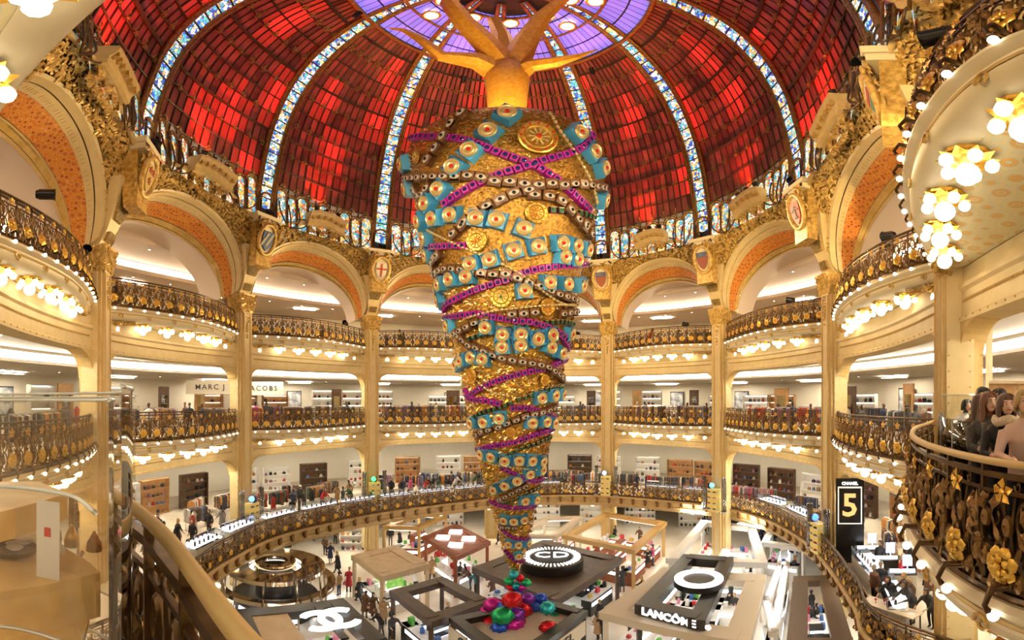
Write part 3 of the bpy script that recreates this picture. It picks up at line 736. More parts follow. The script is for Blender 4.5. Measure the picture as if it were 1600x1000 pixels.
st_orange = stained('arch_orange_glass', [(0, (.8, .3, .05)), (.3, (.9, .6, .15)), (.6, (.5, .1, .03)), (.8, (.95, .8, .4))], 6.0, .45)
def rosette_mesh():
    mb = MB()
    for k in range(6):
        a = 2 * PI * k / 6; d = np.array([math.cos(a), math.sin(a), 0]); e = np.array([-d[1], d[0], 0])
        mb.add([d * .04, d * .17 + e * .07 + np.array([0, 0, .05]), d * .26 + np.array([0, 0, .02]), d * .17 - e * .07 + np.array([0, 0, .05])], [(0, 3, 2, 1)])
    mb.ball((0, 0, .04), .07, 6, 4); mb.tube([(0, .2, .02), (.05, .4, .03), (-.03, .5, .02)], .03, 4)
    return mb.mesh('rosette', mat('tarnished_gilt', (.38, .24, .08), .4, .6))
ROS = rosette_mesh()
NC, NR = 14, 13
def segment(b, detail=True):
    c = dome(b + .5, .4)
    root = thing('dome_segment', 'red lit leaded glass segment of the dome above the %s bay' % ORD[b], 'dome', RP(b + .5, .885, 12.0), 0, None, 'structure')
    w = .075; sA = lambda x: b + w + (1 - 2 * w) * x
    qs = [QA + (QB - QA) * (j / NR) for j in range(NR + 1)]
    if not detail:
        mb = MB(); mb.grid(lambda x, y: dome(sA(x), QA + (QB - QA) * y), 8, 10); mb.obj('pane', pane_red_lit, root)
    else:
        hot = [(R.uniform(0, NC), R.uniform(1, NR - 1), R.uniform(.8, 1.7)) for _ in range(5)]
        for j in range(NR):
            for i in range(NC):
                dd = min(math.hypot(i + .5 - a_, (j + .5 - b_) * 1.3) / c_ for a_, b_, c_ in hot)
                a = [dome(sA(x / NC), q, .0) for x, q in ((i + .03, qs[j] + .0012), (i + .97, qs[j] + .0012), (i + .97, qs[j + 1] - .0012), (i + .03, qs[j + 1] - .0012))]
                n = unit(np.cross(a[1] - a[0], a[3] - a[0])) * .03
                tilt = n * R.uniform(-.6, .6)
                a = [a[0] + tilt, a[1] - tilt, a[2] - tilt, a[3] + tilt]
                mb = MB(); mb.add(a + [p + n for p in a], [(0, 1, 2, 3), (7, 6, 5, 4), (0, 4, 5, 1), (2, 6, 7, 3), (1, 5, 6, 2), (3, 7, 4, 0)]); mb.obj('pane', pane_white if j == 0 and dd > 1 else pane_hot if dd < .8 else pane_warm if dd < 1.5 else pane_red_lit, root)
        for i in range(NC + 1):
            mb = MB(); mb.tube([dome(sA(i / NC), QA + (QB - QA) * y / 20, .05) for y in range(21)], (.06 if i % 2 == 0 else .042), 4); mb.obj('glazing_bar', iron, root)
        for j in range(NR + 1):
            mb = MB(); mb.tube([dome(sA(x / 8), qs[j], .06) for x in range(9)], .055 if j % 4 else .12, 4); mb.obj('glazing_bar', iron, root)
        for j in range(1, NR, 2):
            for i in range(1, NC, 2 if j < 12 else 4):
                p = dome(sA((i + (.5 if (j // 2) % 2 else 0)) / NC), qs[j], .12); q = dome(sA((i + .5) / NC), qs[j], .12); r_ = dome(sA(i / NC), qs[j] + .01, .12)
                X = unit(q - p) if np.linalg.norm(q - p) > 1e-4 else unit(dome(sA((i + 1) / NC), qs[j], .12) - p); Z = unit(np.cross(X, r_ - dome(sA(i / NC), qs[j], .12))); 
                if np.dot(Z, np.append(C0, 14) - p) < 0: Z = -Z
                link('rosette', ROS, root, frame_mat(p, X, np.cross(Z, X), Z, 1.0))
    # violet crown panes
    qv = [QB + (q_of_r(.17) - QB) * j / 4 for j in range(5)]
    for j in range(4):
        n = 9 if j < 2 else 5
        for i in range(n):
            a = [dome(b + .06 + .88 * x / n, q) for x, q in ((i + .05, qv[j] + .002), (i + .95, qv[j] + .002), (i + .95, qv[j + 1] - .002), (i + .05, qv[j + 1] - .002))]
            mb = MB(); mb.add(a, [(0, 1, 2, 3)]); mb.obj('violet_pane', pane_violet, root)
    mb = MB(); mb.grid(lambda x, y: dome(b + x, QA - .02 + (1 - QA + .02) * y, -.15), 10, 14); mb.obj('outer_skin', iron, root)
    # gallery of little arched windows at the foot
    NW = 9
    for i in range(NW):
        s = b + .085 + .83 * (i + .5) / NW; p = np.array(RP(s, .868, 11.7)); d = unit(np.append(C0 - p[:2], 0)); X = unit(np.cross((0, 0, 1), d)); hw = .36 if i % 2 else .41; h = 1.9 if i % 2 else 2.15
        arc = [(hw * math.cos(a), h + hw * math.sin(a)) for a in np.linspace(0, PI, 9)]; out = [(hw, 0)] + arc + [(-hw, 0)]
        mb = MB(); at = lambda a, z, f2: p + X * a + np.array([0, 0, z]) + d * f2
        mb.add([at(a, z, .02) for a, z in out], [tuple(range(len(out)))]); wn = mb.obj('arched_window', st_win, root)
        mb = MB(); mb.tube([at(a, z, .06) for a, z in out], .06, 5); mb.obj('frame', ribm, wn, True)
        o2 = [(x * 1.42, h + (z - h) * 1.42) for x, z in arc]; k = len(arc)
        mb = MB(); mb.add([at(a, z, .1) for a, z in arc] + [at(a, z, .02) for a, z in o2], [(j, j + 1, k + j + 1, k + j) for j in range(k - 1)]); mb.obj('arch_band', st_orange, wn)
        mb = MB(); mb.tube([at(a, z, .08) for a, z in o2], .05, 5); mb.obj('arch_rim', ribm, wn, True)
        if i < NW - 1:
            s2 = b + .085 + .83 * (i + 1) / NW; p2 = RP(s2, .866, 11.9); mb = MB(); mb.lathe([(.11, 0), (.06, .15), (.05, 1.4), (.12, 1.55), (.07, 1.7), (.12, 1.9)], 7, p2); mb.obj('colonnette', iron, root, True)
    mb = MB(); mb.grid(lambda x, y: RP(b + x, .902, 11.7 + 1.9 * y), 12, 1); mb.obj('drum_wall', iron, root)
    # bronze bars curving down behind the crests
    for i in range(10):
        x = (i + .5) / 10; s = b + .06 + .88 * x; tgt = b + (.22 if x < .5 else .78); 
        if abs(x - .5) < .12: continue
        pts = [np.array(RP(s, .862, 13.3)), np.array(RP(s, .855, 12.6)), np.array(RP(s * .8 + tgt * .2, .853, 12.1)), np.array(RP(s * .45 + tgt * .55, .86, 11.75)), np.array(RP(tgt, .87, 11.6))]
        mb = MB(); mb.tube(catmull(pts, 12), .05, 5); mb.obj('curved_bar', bronze, root, True)
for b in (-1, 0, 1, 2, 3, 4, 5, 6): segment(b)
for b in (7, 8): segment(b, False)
def rib(k):
    root = thing('dome_rib', 'dome rib of blue and yellow stained glass rising above the %s column' % COLN.get(k, 'hidden').replace(',', ''), 'dome rib', RP(k, .885, 11.5), 0, None, 'structure')
    w = .055; q0, q1 = q_of_z(12.4), .93; n = 26
    for j in range(n):
        a0, a1 = q0 + (q1 - q0) * j / n, q0 + (q1 - q0) * (j + 1) / n
        f = lambda q: w * (1 + .9 * max(0, q - .3))
        c4 = [dome(k - f(a0), a0 + .002, .1), dome(k + f(a0), a0 + .002, .1), dome(k + f(a1), a1 - .002, .1), dome(k - f(a1), a1 - .002, .1)]
        mb = MB(); mb.add(c4, [(0, 1, 2, 3)]); mb.obj('stained_pane', st_rib, root)
        mb = MB(); mb.tube([dome(k - f(a1), a1, .12), dome(k + f(a1), a1, .12)], .04, 4); mb.obj('lead_bar', iron, root)
    for sg in (-1, 1):
        for off, rr, mm in ((1.0, .10, ribm), (1.35, .13, ribm), (1.2, .05, iron)):
            mb = MB(); mb.tube([dome(k + sg * w * off * (1 + .9 * max(0, q - .3)), q, .16) for q in np.linspace(q0 - .02, q1, 30)], rr, 5); mb.obj('moulding', mm, root, True)
    p = np.array(RP(k, .862, 12.6)); d = unit(np.append(C0 - p[:2], 0)); X = unit(np.cross((0, 0, 1), d))
    mb = MB(); pts = [p + X * .55 * math.cos(a) + np.array([0, 0, .35 + .55 * math.sin(a)]) for a in np.linspace(0, PI, 9)]; mb.tube(pts, .09, 5); mb.obj('foot_arch', ribm, root, True)
    for sg in (-1, 1):
        mb = MB(); mb.tube(catmull([p + X * sg * .55 + np.array([0, 0, .3]), p + X * sg * .6 + np.array([0, 0, -.8]), p + X * sg * .9 + np.array([0, 0, -1.3]) + d * .2], 8), .07, 5); mb.obj('foot_bar', bronze, root, True)
for k in range(10): rib(k if k < 9 else -1)
# crown of the dome: gilt ring, lamps
root = thing('dome_crown', 'gilt crown ring with round lamps at the top of the dome', 'dome crown', (C0[0], C0[1], 27.5), 0, None, 'structure')
for rr, tb in ((.43, .16), (.30, .10), (.18, .14)):
    mb = MB(); mb.tube([dome(s / 4.0, q_of_r(rr), .2) for s in range(40)], tb, 5, True); mb.obj('gilt_ring', ribm, root, True)
crown_l = mat('crown_lamp_glow', (1, 1, 1), .3, emis=(1, .9, .7), es=8)
for i in range(10):
    for rr, ds in ((.27, .5), (.2, .28)):
        p = dome(i + ds, q_of_r(rr), .25); t = thing('crown_lamp', 'round white lamp in gilt ring near the dome top, %s %s round' % (NTH[i], 'outer' if rr > .25 else 'inner'), 'lamp', p, 0, 'lamps at the top of the dome')
        mb = MB(); mb.ball((0, 0, -.12), (.34, .34, .16), 12, 6); link('bowl', mb.mesh('bowl', crown_l, True), t, None, None, True)
        mb = MB(); mb.tube([(.42 * math.cos(a), .42 * math.sin(a), -.08) for a in np.linspace(0, 2 * PI, 13)[:-1]], .1, 5, True); link('gilt_rim', mb.mesh('gilt_rim', gold, True), t, None, None, True)
# red floods on the ledge behind the crests, violet ones at the crown
mb = MB(); mb.lathe([(.12, 0), (.16, .1), (.16, .45), (.19, .5)], 10, cap=False); mb.cur = 0; FLOODM = mb.mesh('housing', black, True)
def flood(p, tgt, col, power, label, ang=1.25, blend=.8):
    root = thing('floodlight', label, 'floodlight', p, 0, 'coloured floodlights in the dome')
    z = unit(np.array(tgt) - np.array(p)); x = unit(np.cross((0, 0, 1), z)); y = np.cross(z, x)
    link('housing', FLOODM, root, frame_mat(np.array(p) - z * .3, x, y, z))
    L = bpy.data.lights.new('flood_lamp', 'SPOT'); L.color = col; L.energy = power; L.spot_size = ang; L.spot_blend = blend; L.shadow_soft_size = .1
    o = bpy.data.objects.new('flood_lamp', L); COL.objects.link(o); o.matrix_basis = frame_mat(np.array(p) + z * .22, x, -y, -z); o.parent = root; o.matrix_parent_inverse = root.matrix_basis.inverted()
for b in (-1, 0, 1, 2, 3, 4, 5, 6):
    for j, (dx, tr, tz) in enumerate(((.3, .72, 21.0), (.72, .62, 22.5), (.5, .85, 16.5))):
        flood(RP(b + .5 + (dx - .5) * .45, .838, 13.55), RP(b + dx + (.12 if j == 0 else -.1), tr, tz), (1.0, .06, .03), 1300 if j < 2 else 600, 'black floodlight throwing red light above the %s bay, %s of three' % (ORD[b], NTH[j]))
for i in range(5):
    flood(RP(i * 2 + .5, .40, 24.3), RP(i * 2 + .5, .3, 27.5), (.35, .2, 1.0), 500, 'black floodlight throwing violet light on the dome crown, %s round' % NTH[i])
# ------------------------------------------------------------------ the upside-down hanging tree
TAX = lambda z: np.array([.10 + (12.2 - z) / 20.4 * .42, 19.4])
TPR = [(-8.3, .10), (-7.4, .42), (-6.2, .68), (-5.16, .92), (-3.35, 1.35), (-1.6, 1.75), (.15, 2.15), (1.88, 2.42), (3.7, 2.85), (5.2, 3.12), (7.75, 3.8), (10.2, 4.32), (11.5, 4.5), (12.2, 4.42)]
def trad(z): return float(np.interp(z, [a for a, _ in TPR], [b for _, b in TPR]))
_TT = np.linspace(13.5, 21.0, 600)
def tree_hit(x, y):
    a = (x - XC) / FPX; e = (HOR - y) / FPX; d = np.array([math.sin(a), math.cos(a), math.tan(e)])
    P = d[None, :] * _TT[:, None]; z = P[:, 2]; ax = .10 + (12.2 - z) / 20.4 * .42
    g = np.hypot(P[:, 0] - ax, P[:, 1] - 19.4) - np.interp(z, [q for q, _ in TPR], [q for _, q in TPR]); g[(z < -8.3) | (z > 12.3)] = 9
    k = np.nonzero(g < 0)[0]
    return P[k[0]] if len(k) else P[int(np.argmin(g))]
def tree_frame(p):
    c = TAX(p[2]); q = p[:2] - c; rr = trad(p[2]); n2 = unit(q); sl = (trad(p[2] + .2) - trad(p[2] - .2)) / .4
    n = unit(np.array([n2[0], n2[1], -sl])); pos = np.array([c[0] + n2[0] * rr, c[1] + n2[1] * rr, p[2]]); return pos, n
tree = thing('hanging_tree', 'giant upside-down golden tree hung with boxes, eyes and medallions under the dome', 'tree', (TAX(12.2)[0], 19.4, 12.2))
glit = mat('gold_glitter', (.70, .38, .06), .3, .7, noise=((.28, .13, .02), 9), bump=.9)
mb = MB(); zz = np.linspace(-8.3, 12.2, 70)
vs = []; n = 64
for z in zz:
    c = TAX(z)
    for k in range(n): a = 2 * PI * k / n; rr = trad(z) - .03; vs.append((c[0] + rr * math.cos(a), c[1] + rr * math.sin(a), z))
mb.add(vs, [(i * n + k, i * n + (k + 1) % n, (i + 1) * n + (k + 1) % n, (i + 1) * n + k) for i in range(69) for k in range(n)] + [tuple(range(69 * n, 70 * n))])
mb.obj('cone', glit, tree, True)
flk = [mat('flake_gold', (.95, .60, .10), .2, .9), mat('flake_pale', (1.0, .82, .40), .2, .8), mat('flake_dark', (.40, .22, .04), .3, .7), mat('flake_orange', (.90, .30, .03), .3, .5)]
mb = MB()
for i in range(26000):
    z = -8.2 + 20.3 * (R.random() ** .62); a = R.random() * 2 * PI
    if math.sin(a) > .35: continue
    c = TAX(z); rr = trad(z); sl = (trad(min(z + .2, 12.2)) - trad(z - .2)) / .4; nn = unit((math.cos(a), math.sin(a), -sl)); p = np.array([c[0] + rr * nn[0], c[1] + rr * nn[1], z])
    t = unit(np.cross(nn, (R.uniform(-1, 1), R.uniform(-1, 1), 1))); b = np.cross(nn, t); q = .035 + .05 * R.random(); mb.cur = R.choices((0, 1, 2, 3), (.46, .24, .2, .1))[0]
    tl = nn * R.uniform(-.04, .09); mb.add([p - t * q - b * q * .4 + nn * .02, p + t * q - b * q * .4 + nn * .02 + tl, p + t * q + b * q * .4 + nn * .03 + tl, p - t * q + b * q * .4 + nn * .03], [(0, 1, 2, 3)])
tag(mb.obj('glitter_flakes', flk, tree), None, None, None, 'stuff')
# trunk and boughs
wood = mat('golden_bark', (.90, .46, .06), .45, .35, noise=((.75, .34, .03), 5), bump=.3)
mb = MB(); cx, cy = TAX(12.2)
mb.lathe([(.92, 12.1), (.90, 13.5), (.88, 15.5), (.95, 16.8), (1.05, 17.8), (.9, 18.8), (.4, 19.4)], 14, (cx + .05, cy, 0)); mb.obj('trunk', wood, tree, 'auto')
def bough(pts, rr):
    P = []
    for x, y, D in pts:
        a = (x - XC) / FPX; P.append((D * math.sin(a), D * math.cos(a), D * math.tan((HOR - y) / FPX)))
    mb = MB(); mb.tube(P, rr, 7); mb.obj('bough', wood, tree, 'auto')
bough([(790, 120, 19.4), (745, 95, 19.0), (690, 88, 18.6), (655, 60, 18.4), (630, 47, 18.4), (608, 44, 18.4)], [.75, .55, .34, .24, .13, .04])
bough([(790, 110, 19.4), (760, 70, 18.8), (725, 35, 18.0), (702, 5, 17.4), (715, -30, 17.2)], [.8, .62, .5, .42, .3])
bough([(800, 110, 19.4), (825, 60, 19.2), (850, 25, 18.6), (885, -5, 18.0), (905, -25, 17.8)], [.8, .58, .42, .28, .15])
bough([(795, 125, 19.4), (830, 103, 19.0), (870, 97, 18.6), (905, 88, 18.5), (934, 77, 18.5)], [.75, .42, .34, .17, .03])
bough([(790, 100, 19.6), (785, 60, 20.5), (770, 30, 21.5)], [.7, .5, .3])
# ornaments
purple = mat('magenta_box', (.46, .02, .32), .3, rnd=.2); navy = mat('navy_gem', (.01, .012, .10), .15)
brown = mat('brown_box', (.14, .055, .018), .3, .2, noise=((.27, .12, .04), 3)); silver = mat('silver_side', (.42, .33, .26), .25, .5); eyew = mat('eye_white', (.66, .58, .46), .35); pupil = mat('eye_black', (.01, .01, .012), .1)
teal = mat('teal_box', (.09, .42, .70), .35, rnd=.3); tealD = mat('teal_dark', (.02, .10, .22), .35); ruby = mat('ruby_gem', (.65, .02, .01), .1, emis=(.6, .02, .01), es=.1); emer = mat('emerald_gem', (.01, .22, .07), .1); dk = mat('dark_box', (.05, .03, .02), .3)
cg = mat('cream_gold', (.90, .70, .30), .3, .6)
mb = MB(); mb.box((0, 0, 0), (.9, .9, .7), None, .92); mb.cur = 1; mb.lathe([(.24, .33), (.26, .38), (.14, .44), (.0, .46)], 10); PUR = mb.mesh('magenta_box', [purple, navy])
mb = MB(); mb.box((0, 0, 0), (1.0, .84, .6), None, .94); mb.cur = 1; mb.box((0, -.30, .27), (.84, .16, .06)); mb.cur = 2
al = [(.36 * math.cos(a) * (1 if abs(math.cos(a)) < .8 else 1.08), .2 * math.sin(a)) for a in np.linspace(0, 2 * PI, 17)[:-1]]; mb.add([(x, y, .35) for x, y in al], [tuple(range(16))]); mb.add([(x, y, .35) for x, y in al] + [(x, y, .25) for x, y in al], [(i, 16 + i, 16 + (i + 1) % 16, (i + 1) % 16) for i in range(16)])
mb.lathe([(.21, .33), (.21, .38), (.17, .4)], 12); mb.cur = 3; mb.lathe([(.15, .38), (.14, .43), (.05, .46)], 10); BRO = mb.mesh('eye_box', [brown, silver, eyew, pupil])
mb = MB(); mb.box((0, 0, 0), (1.0, 1.0, .5), None, .86); mb.cur = 1; mb.box((0, .3, .26), (.8, .24, .05)); mb.cur = 2; mb.lathe([(.40, .22), (.42, .3), (.38, .36), (.33, .33), (.3, .3), (.22, .34), (.1, .3)], 18); mb.cur = 3; mb.lathe([(.11, .32), (.09, .38), (0, .4)], 8); TEA = mb.mesh('teal_roundel_box', [teal, tealD, cg, ruby], 'auto')
mb = MB(); mb.box((0, 0, 0), (.9, .9, .6), None, .9); mb.cur = 1; mb.lathe([(.24, .3), (.24, .36), (.1, .42)], 8); mb.cur = 2; mb.box((0, .4, .2), (.8, .08, .3)); GRE = mb.mesh('emerald_box', [dk, emer, cg])
mb = MB(); mb.ball((0, 0, 0), (.5, .32, .32), 6, 4); BEAD = mb.mesh('gilt_bead', cg)
def medal(gm, gm2):
    mb = MB(); mb.lathe([(1.0, 0), (1.0, .1), (.92, .14), (.74, .12), (.68, .17), (.6, .1), (.3, .08), (.22, .16), (.1, .2)], 28); mb.cur = 1
    for k in range(12): a = 2 * PI * k / 12; mb.lathe([(.075, .1), (.06, .19), (0, .2)], 6, (.84 * math.cos(a), .84 * math.sin(a), 0))
    mb.lathe([(.14, .16), (.1, .26), (0, .28)], 8); mb.cur = 2
    for k in range(10): a = 2 * PI * k / 10; mb.tube([(.2 * math.cos(a), .2 * math.sin(a), .16), (.5 * math.cos(a + .12), .5 * math.sin(a + .12), .2), (.56 * math.cos(a), .56 * math.sin(a), .14)], [.04, .06, .02], 4)
    return mb.mesh('medallion', [gold, gm, gm2])
MED = medal(ruby, cg); MEDG = medal(emer, cg); MEDO = medal(mat('orange_gem', (.85, .2, .02), .2), mat('orange_gilt', (.85, .35, .04), .35, .5))
RG = {1: (620, 150, .2125), 2: (640, 350, .1875), 3: (680, 520, .15), 4: (700, 650, .1375), 5: (700, 780, .138)}
def tpt(g, q): a, b, k = RG[g]; return tree_hit(a + q[0] * k, b + q[1] * k)
def put(me, p, tang, size, lift):
    pos, n = tree_frame(p); t = unit(np.array(tang) - n * np.dot(tang, n)); b = np.cross(n, t)
    if b[2] < 0: t, b = -t, -b
    link(me.name, me, tree, frame_mat(pos + n * lift, t, b, n, size))
def chain(me, g, pts, size, gap, lift=.1):
    P = catmull([tpt(g, q) for q in pts], max(8, 5 * len(pts))); P = [tree_frame(p)[0] for p in P]
    m = np.mean([trad(p[2]) for p in P]); sc = min(1.0, .42 + .135 * m); n = max(1, round(sum(np.linalg.norm(b - a) for a, b in zip(P, P[1:])) / (gap * sc))); Q, _ = resample(P, n)
    for i, q in enumerate(Q): put(me, q, Q[min(i + 1, n)] - Q[max(i - 1, 0)], size * sc, lift * sc)
def spots(me, g, pts, size, lift=.12):
    T = [tpt(g, q) for q in pts]
    for i, q in enumerate(T):
        sc = min(1.0, .42 + .135 * trad(q[2])); tg = T[min(i + 1, len(T) - 1)] - T[max(i - 1, 0)]
        if np.linalg.norm(tg) > 2.5 or np.linalg.norm(tg) < .1: tg = np.array([1, 0, .1])
        put(me, q, tg, size * sc, lift * sc)
for g, pts in [(1, [(130, 315), (270, 305), (410, 312), (560, 345), (640, 378), (790, 440), (950, 495), (1030, 530), (1165, 620), (1310, 750), (1390, 830)]), (1, [(1415, 295), (1350, 375), (1240, 430), (1050, 485), (910, 535), (770, 575), (620, 640), (490, 710), (375, 790)]),
               (2, [(130, 190), (240, 185), (370, 180), (460, 180)]), (2, [(1470, 330), (1360, 340), (1240, 350), (1090, 370), (940, 410), (860, 450), (710, 500), (560, 550), (430, 610), (340, 660), (300, 710)]), (2, [(300, 780), (400, 765), (560, 745), (660, 765), (800, 790), (920, 808), (1000, 815), (1150, 860), (1240, 910), (1300, 970)]),
               (3, [(1270, 10), (1340, 80), (1385, 160)]), (3, [(1370, 275), (1290, 305), (1140, 365), (980, 400), (830, 440), (680, 485), (550, 540), (440, 600), (370, 660)]), (3, [(330, 600), (350, 660), (420, 690), (530, 700), (660, 730)]), (3, [(810, 780), (960, 780), (1100, 820), (1200, 860), (1240, 900)]),
               (4, [(1200, 60), (1195, 110), (1150, 155), (1050, 185), (890, 240), (760, 290), (630, 315), (500, 335), (350, 375)]), (4, [(630, 590), (760, 655), (870, 705), (980, 740), (1060, 710)]), (5, [(500, 20), (640, 75), (740, 95), (860, 85), (970, 70)]), (5, [(600, 310), (680, 390), (760, 440), (850, 450), (910, 440)]), (5, [(660, 580), (720, 650), (790, 695), (850, 690)])]:
    chain(PUR, g, pts, .36, .345)
for g, pts in [(1, [(490, 145), (400, 245), (325, 370), (255, 470)]), (1, [(75, 605), (150, 600), (255, 595), (340, 597), (465, 600), (590, 595), (740, 640), (860, 640), (985, 665), (1100, 650), (1190, 660), (1300, 650), (1385, 655), (1440, 662), (1500, 675)]), (1, [(160, 690), (200, 740), (250, 680)]),
               (1, [(960, 700), (860, 720), (740, 780), (610, 845), (510, 930)]), (1, [(1000, 735), (1115, 745), (1215, 790), (1290, 890), (1360, 940)]), (2, [(385, 80), (460, 10)]), (2, [(1430, 20), (1480, 80)]), (2, [(260, 260), (215, 330), (225, 400)]),
               (2, [(250, 410), (320, 370), (420, 375), (545, 400), (680, 425), (800, 420), (950, 480), (1100, 530), (1200, 580), (1290, 605), (1360, 640)]), (2, [(400, 910), (470, 870), (545, 830), (640, 805)]), (2, [(850, 750), (930, 745), (1030, 735)]), (2, [(1255, 745), (1315, 735), (1390, 725)]),
               (3, [(260, 20), (380, 130), (470, 160), (575, 215), (690, 260), (810, 285), (925, 305), (1040, 325), (1140, 350), (1220, 400), (1270, 440), (1310, 480)]), (3, [(1215, 780), (980, 850), (875, 890), (770, 930), (670, 975)]), (4, [(480, 150), (400, 170), (350, 210)]), (4, [(865, 790), (775, 840), (690, 890), (600, 940)]), (5, [(630, 310), (690, 312), (750, 315)])]:
    chain(BRO, g, pts, .54, .53)
for g, pts in [(1, [(810, 150), (680, 275), (555, 410), (440, 530), (340, 690), (250, 790), (200, 920)]), (1, [(1310, 280), (1410, 415), (1480, 530), (1490, 760)]), (1, [(300, 900), (425, 875), (600, 900), (740, 915), (925, 980)]), (1, [(80, 500), (110, 680)]),
               (2, [(1445, 210), (1355, 180), (1240, 160), (1050, 190), (865, 225), (680, 300), (530, 330)]), (2, [(1260, 270), (1360, 290)]), (2, [(280, 500), (370, 460), (500, 440)]), (2, [(1140, 490), (1280, 500), (1395, 510), (1465, 500)]), (2, [(950, 560)]), (2, [(160, 110), (180, 250)]), (2, [(260, 560), (280, 640)]),
               (2, [(350, 840), (650, 860), (780, 920), (920, 915), (1050, 950), (1160, 915), (1310, 910)]), (3, [(260, 330), (305, 290), (410, 250), (520, 270)]), (3, [(705, 145), (880, 125), (1045, 65), (1185, 20)]), (3, [(1175, 145), (1280, 205)]), (3, [(1080, 670), (1210, 645), (1285, 640)]), (3, [(410, 930), (530, 920), (680, 880), (990, 925), (1125, 915), (1200, 930)]),
               (4, [(410, 420), (515, 450), (655, 495), (800, 490), (935, 495), (1045, 505)]), (4, [(910, 645), (1040, 600)]), (4, [(545, 825), (655, 775), (780, 720)]), (4, [(860, 950), (970, 940)]), (5, [(650, 225), (745, 235), (845, 220)]), (5, [(700, 495), (790, 500), (880, 490)]), (5, [(790, 630)])]:
    spots(TEA, g, pts, .84)
for g, pts in [(1, [(1135, 840), (1200, 845), (1275, 855), (1330, 860), (1390, 875), (1440, 895)]), (2, [(470, 970), (545, 945), (640, 915), (770, 880), (900, 855), (1030, 835), (1150, 820), (1270, 815), (1350, 830)]), (3, [(870, 690), (940, 670), (1010, 640), (1080, 610), (1150, 590), (1250, 575), (1320, 560)]), (3, [(400, 890), (520, 820), (660, 780), (790, 730)]), (3, [(420, 40), (520, 20)]),
               (4, [(570, 490), (700, 420), (840, 360), (960, 320), (1080, 270), (1150, 235)]), (4, [(640, 980), (740, 950), (850, 890), (960, 840), (1030, 800)])]:
    chain(GRE, g, pts, .30, .36)
for g, pts in [(1, [(1110, 150), (1180, 270), (1300, 450), (1400, 640), (1440, 780)]), (2, [(180, 50), (330, 130), (560, 240), (800, 350), (960, 450), (1130, 590), (1280, 670), (1390, 640)]), (2, [(480, 790), (700, 725), (1000, 690), (1380, 680)]), (3, [(480, 520), (600, 610), (760, 650)]), (4, [(350, 400), (500, 530), (650, 560), (980, 600)])]:
    chain(BEAD, g, pts, .24, .22, .2)
for g, q, r, me in [(1, (1030, 310), 145, MED), (1, (1020, 860), 85, MEDO), (1, (155, 450), 62, MEDG), (2, (565, 140), 92, MEDO), (2, (765, 605), 95, MEDG), (2, (1140, 690), 75, MEDO), (3, (390, 450), 90, MEDO), (3, (1130, 490), 65, MEDO), (4, (710, 180), 65, MEDO), (5, (870, 320), 50, MEDO)]:
    p = tpt(g, q); put(me, p, (1, 0, 0), r * RG[g][2] / FPX * 16.5, .08)
for i in range(4):  # lamps added on the tree to brighten the trunk
    a = -PI / 2 + (i - 1.5) * .8; P = np.array([TAX(12.2)[0] + 2.6 * math.cos(a), 19.4 + 2.6 * math.sin(a), 12.55])
    flood(P, (TAX(12.2)[0] + .6 * (i - 1.5), 19.4, 19.0), (1.0, .70, .28), 1000, 'added black floodlight on top of the hanging tree lighting its trunk, %s from the left' % NTH[i], 1.5, .7)
# ------------------------------------------------------------------ low ring balustrade of the first floor
UNIQ = []
def later(o, label): UNIQ.append((o, label)); o['label'] = label; return o
def to_px(p):
    D = math.hypot(p[0], p[1]); return XC + FPX * math.atan2(p[0], p[1]), HOR - FPX * math.atan2(p[2], D)
seen = [(-60 < to_px((p[0], p[1], Z1R))[0] < 1660 and to_px((p[0], p[1], Z1R))[1] < 1040 and p[1] > 2) for p in L1]
i0 = seen.index(True) if not seen[0] else 0
VP = [p for p, s in zip(L1, seen) if s]
if seen[0] and seen[-1]:
    k = max(i for i, s in enumerate(seen) if not s) + 1; VP = [L1[(k + i) % 240] for i in range(sum(seen))]
VLEN = sum(np.linalg.norm(b - a) for a, b in zip(VP, VP[1:]))
lowring = thing('ring_gallery', 'tan moulded edge of the low ring gallery above the ground floor', 'gallery', (VP[60][0], VP[60][1], Z1F), 0, None, 'structure')
fr = frames(VP); up = lambda F, z: [(np.array(p) + np.array([0, 0, z]), o, u) for p, o, u in F]
ringtan = mat('ring_tan_stone', (.62, .44, .20), .5, noise=((.52, .35, .14), 2))
mb = MB(); mb.sweep(up(fr, Z1F), [(-.12, 0), (-.2, -.08), (-.2, -.16), (-.06, -.24), (-.06, -.5), (-.14, -.56), (-.14, -.66), (.0, -.8), (.05, -.95), (.6, -.95), (.6, 0)]); mb.obj('edge', ringtan, lowring, 'auto')
NV = int(VLEN / 1.05); Q, _ = resample(VP, 2 * NV); F2 = frames(Q)
mb0 = MB(); mb0.box((0, 0, -.3), (.16, .22, .5), None, 1.3); spiral(mb0, (0, -.1, -.42), .12, 1.2, 0, 1, .04, (0, 1, 0), (0, 0, 1), 10); CORB = mb0.mesh('corbel', bronze2)
for i in range(NV):
    p, o, u = F2[2 * i]; o = np.array(o); link('corbel', CORB, lowring, frame_mat(np.array(p) + np.array([0, 0, Z1F - .06]) - o * .12, (-o[1], o[0], 0), o, (0, 0, 1)))
railing(VP, VLEN, Z1R, Z1F, 'long bronze balustrade with gilt flowers round the low ring gallery', NV, 0, None, 0, .17)
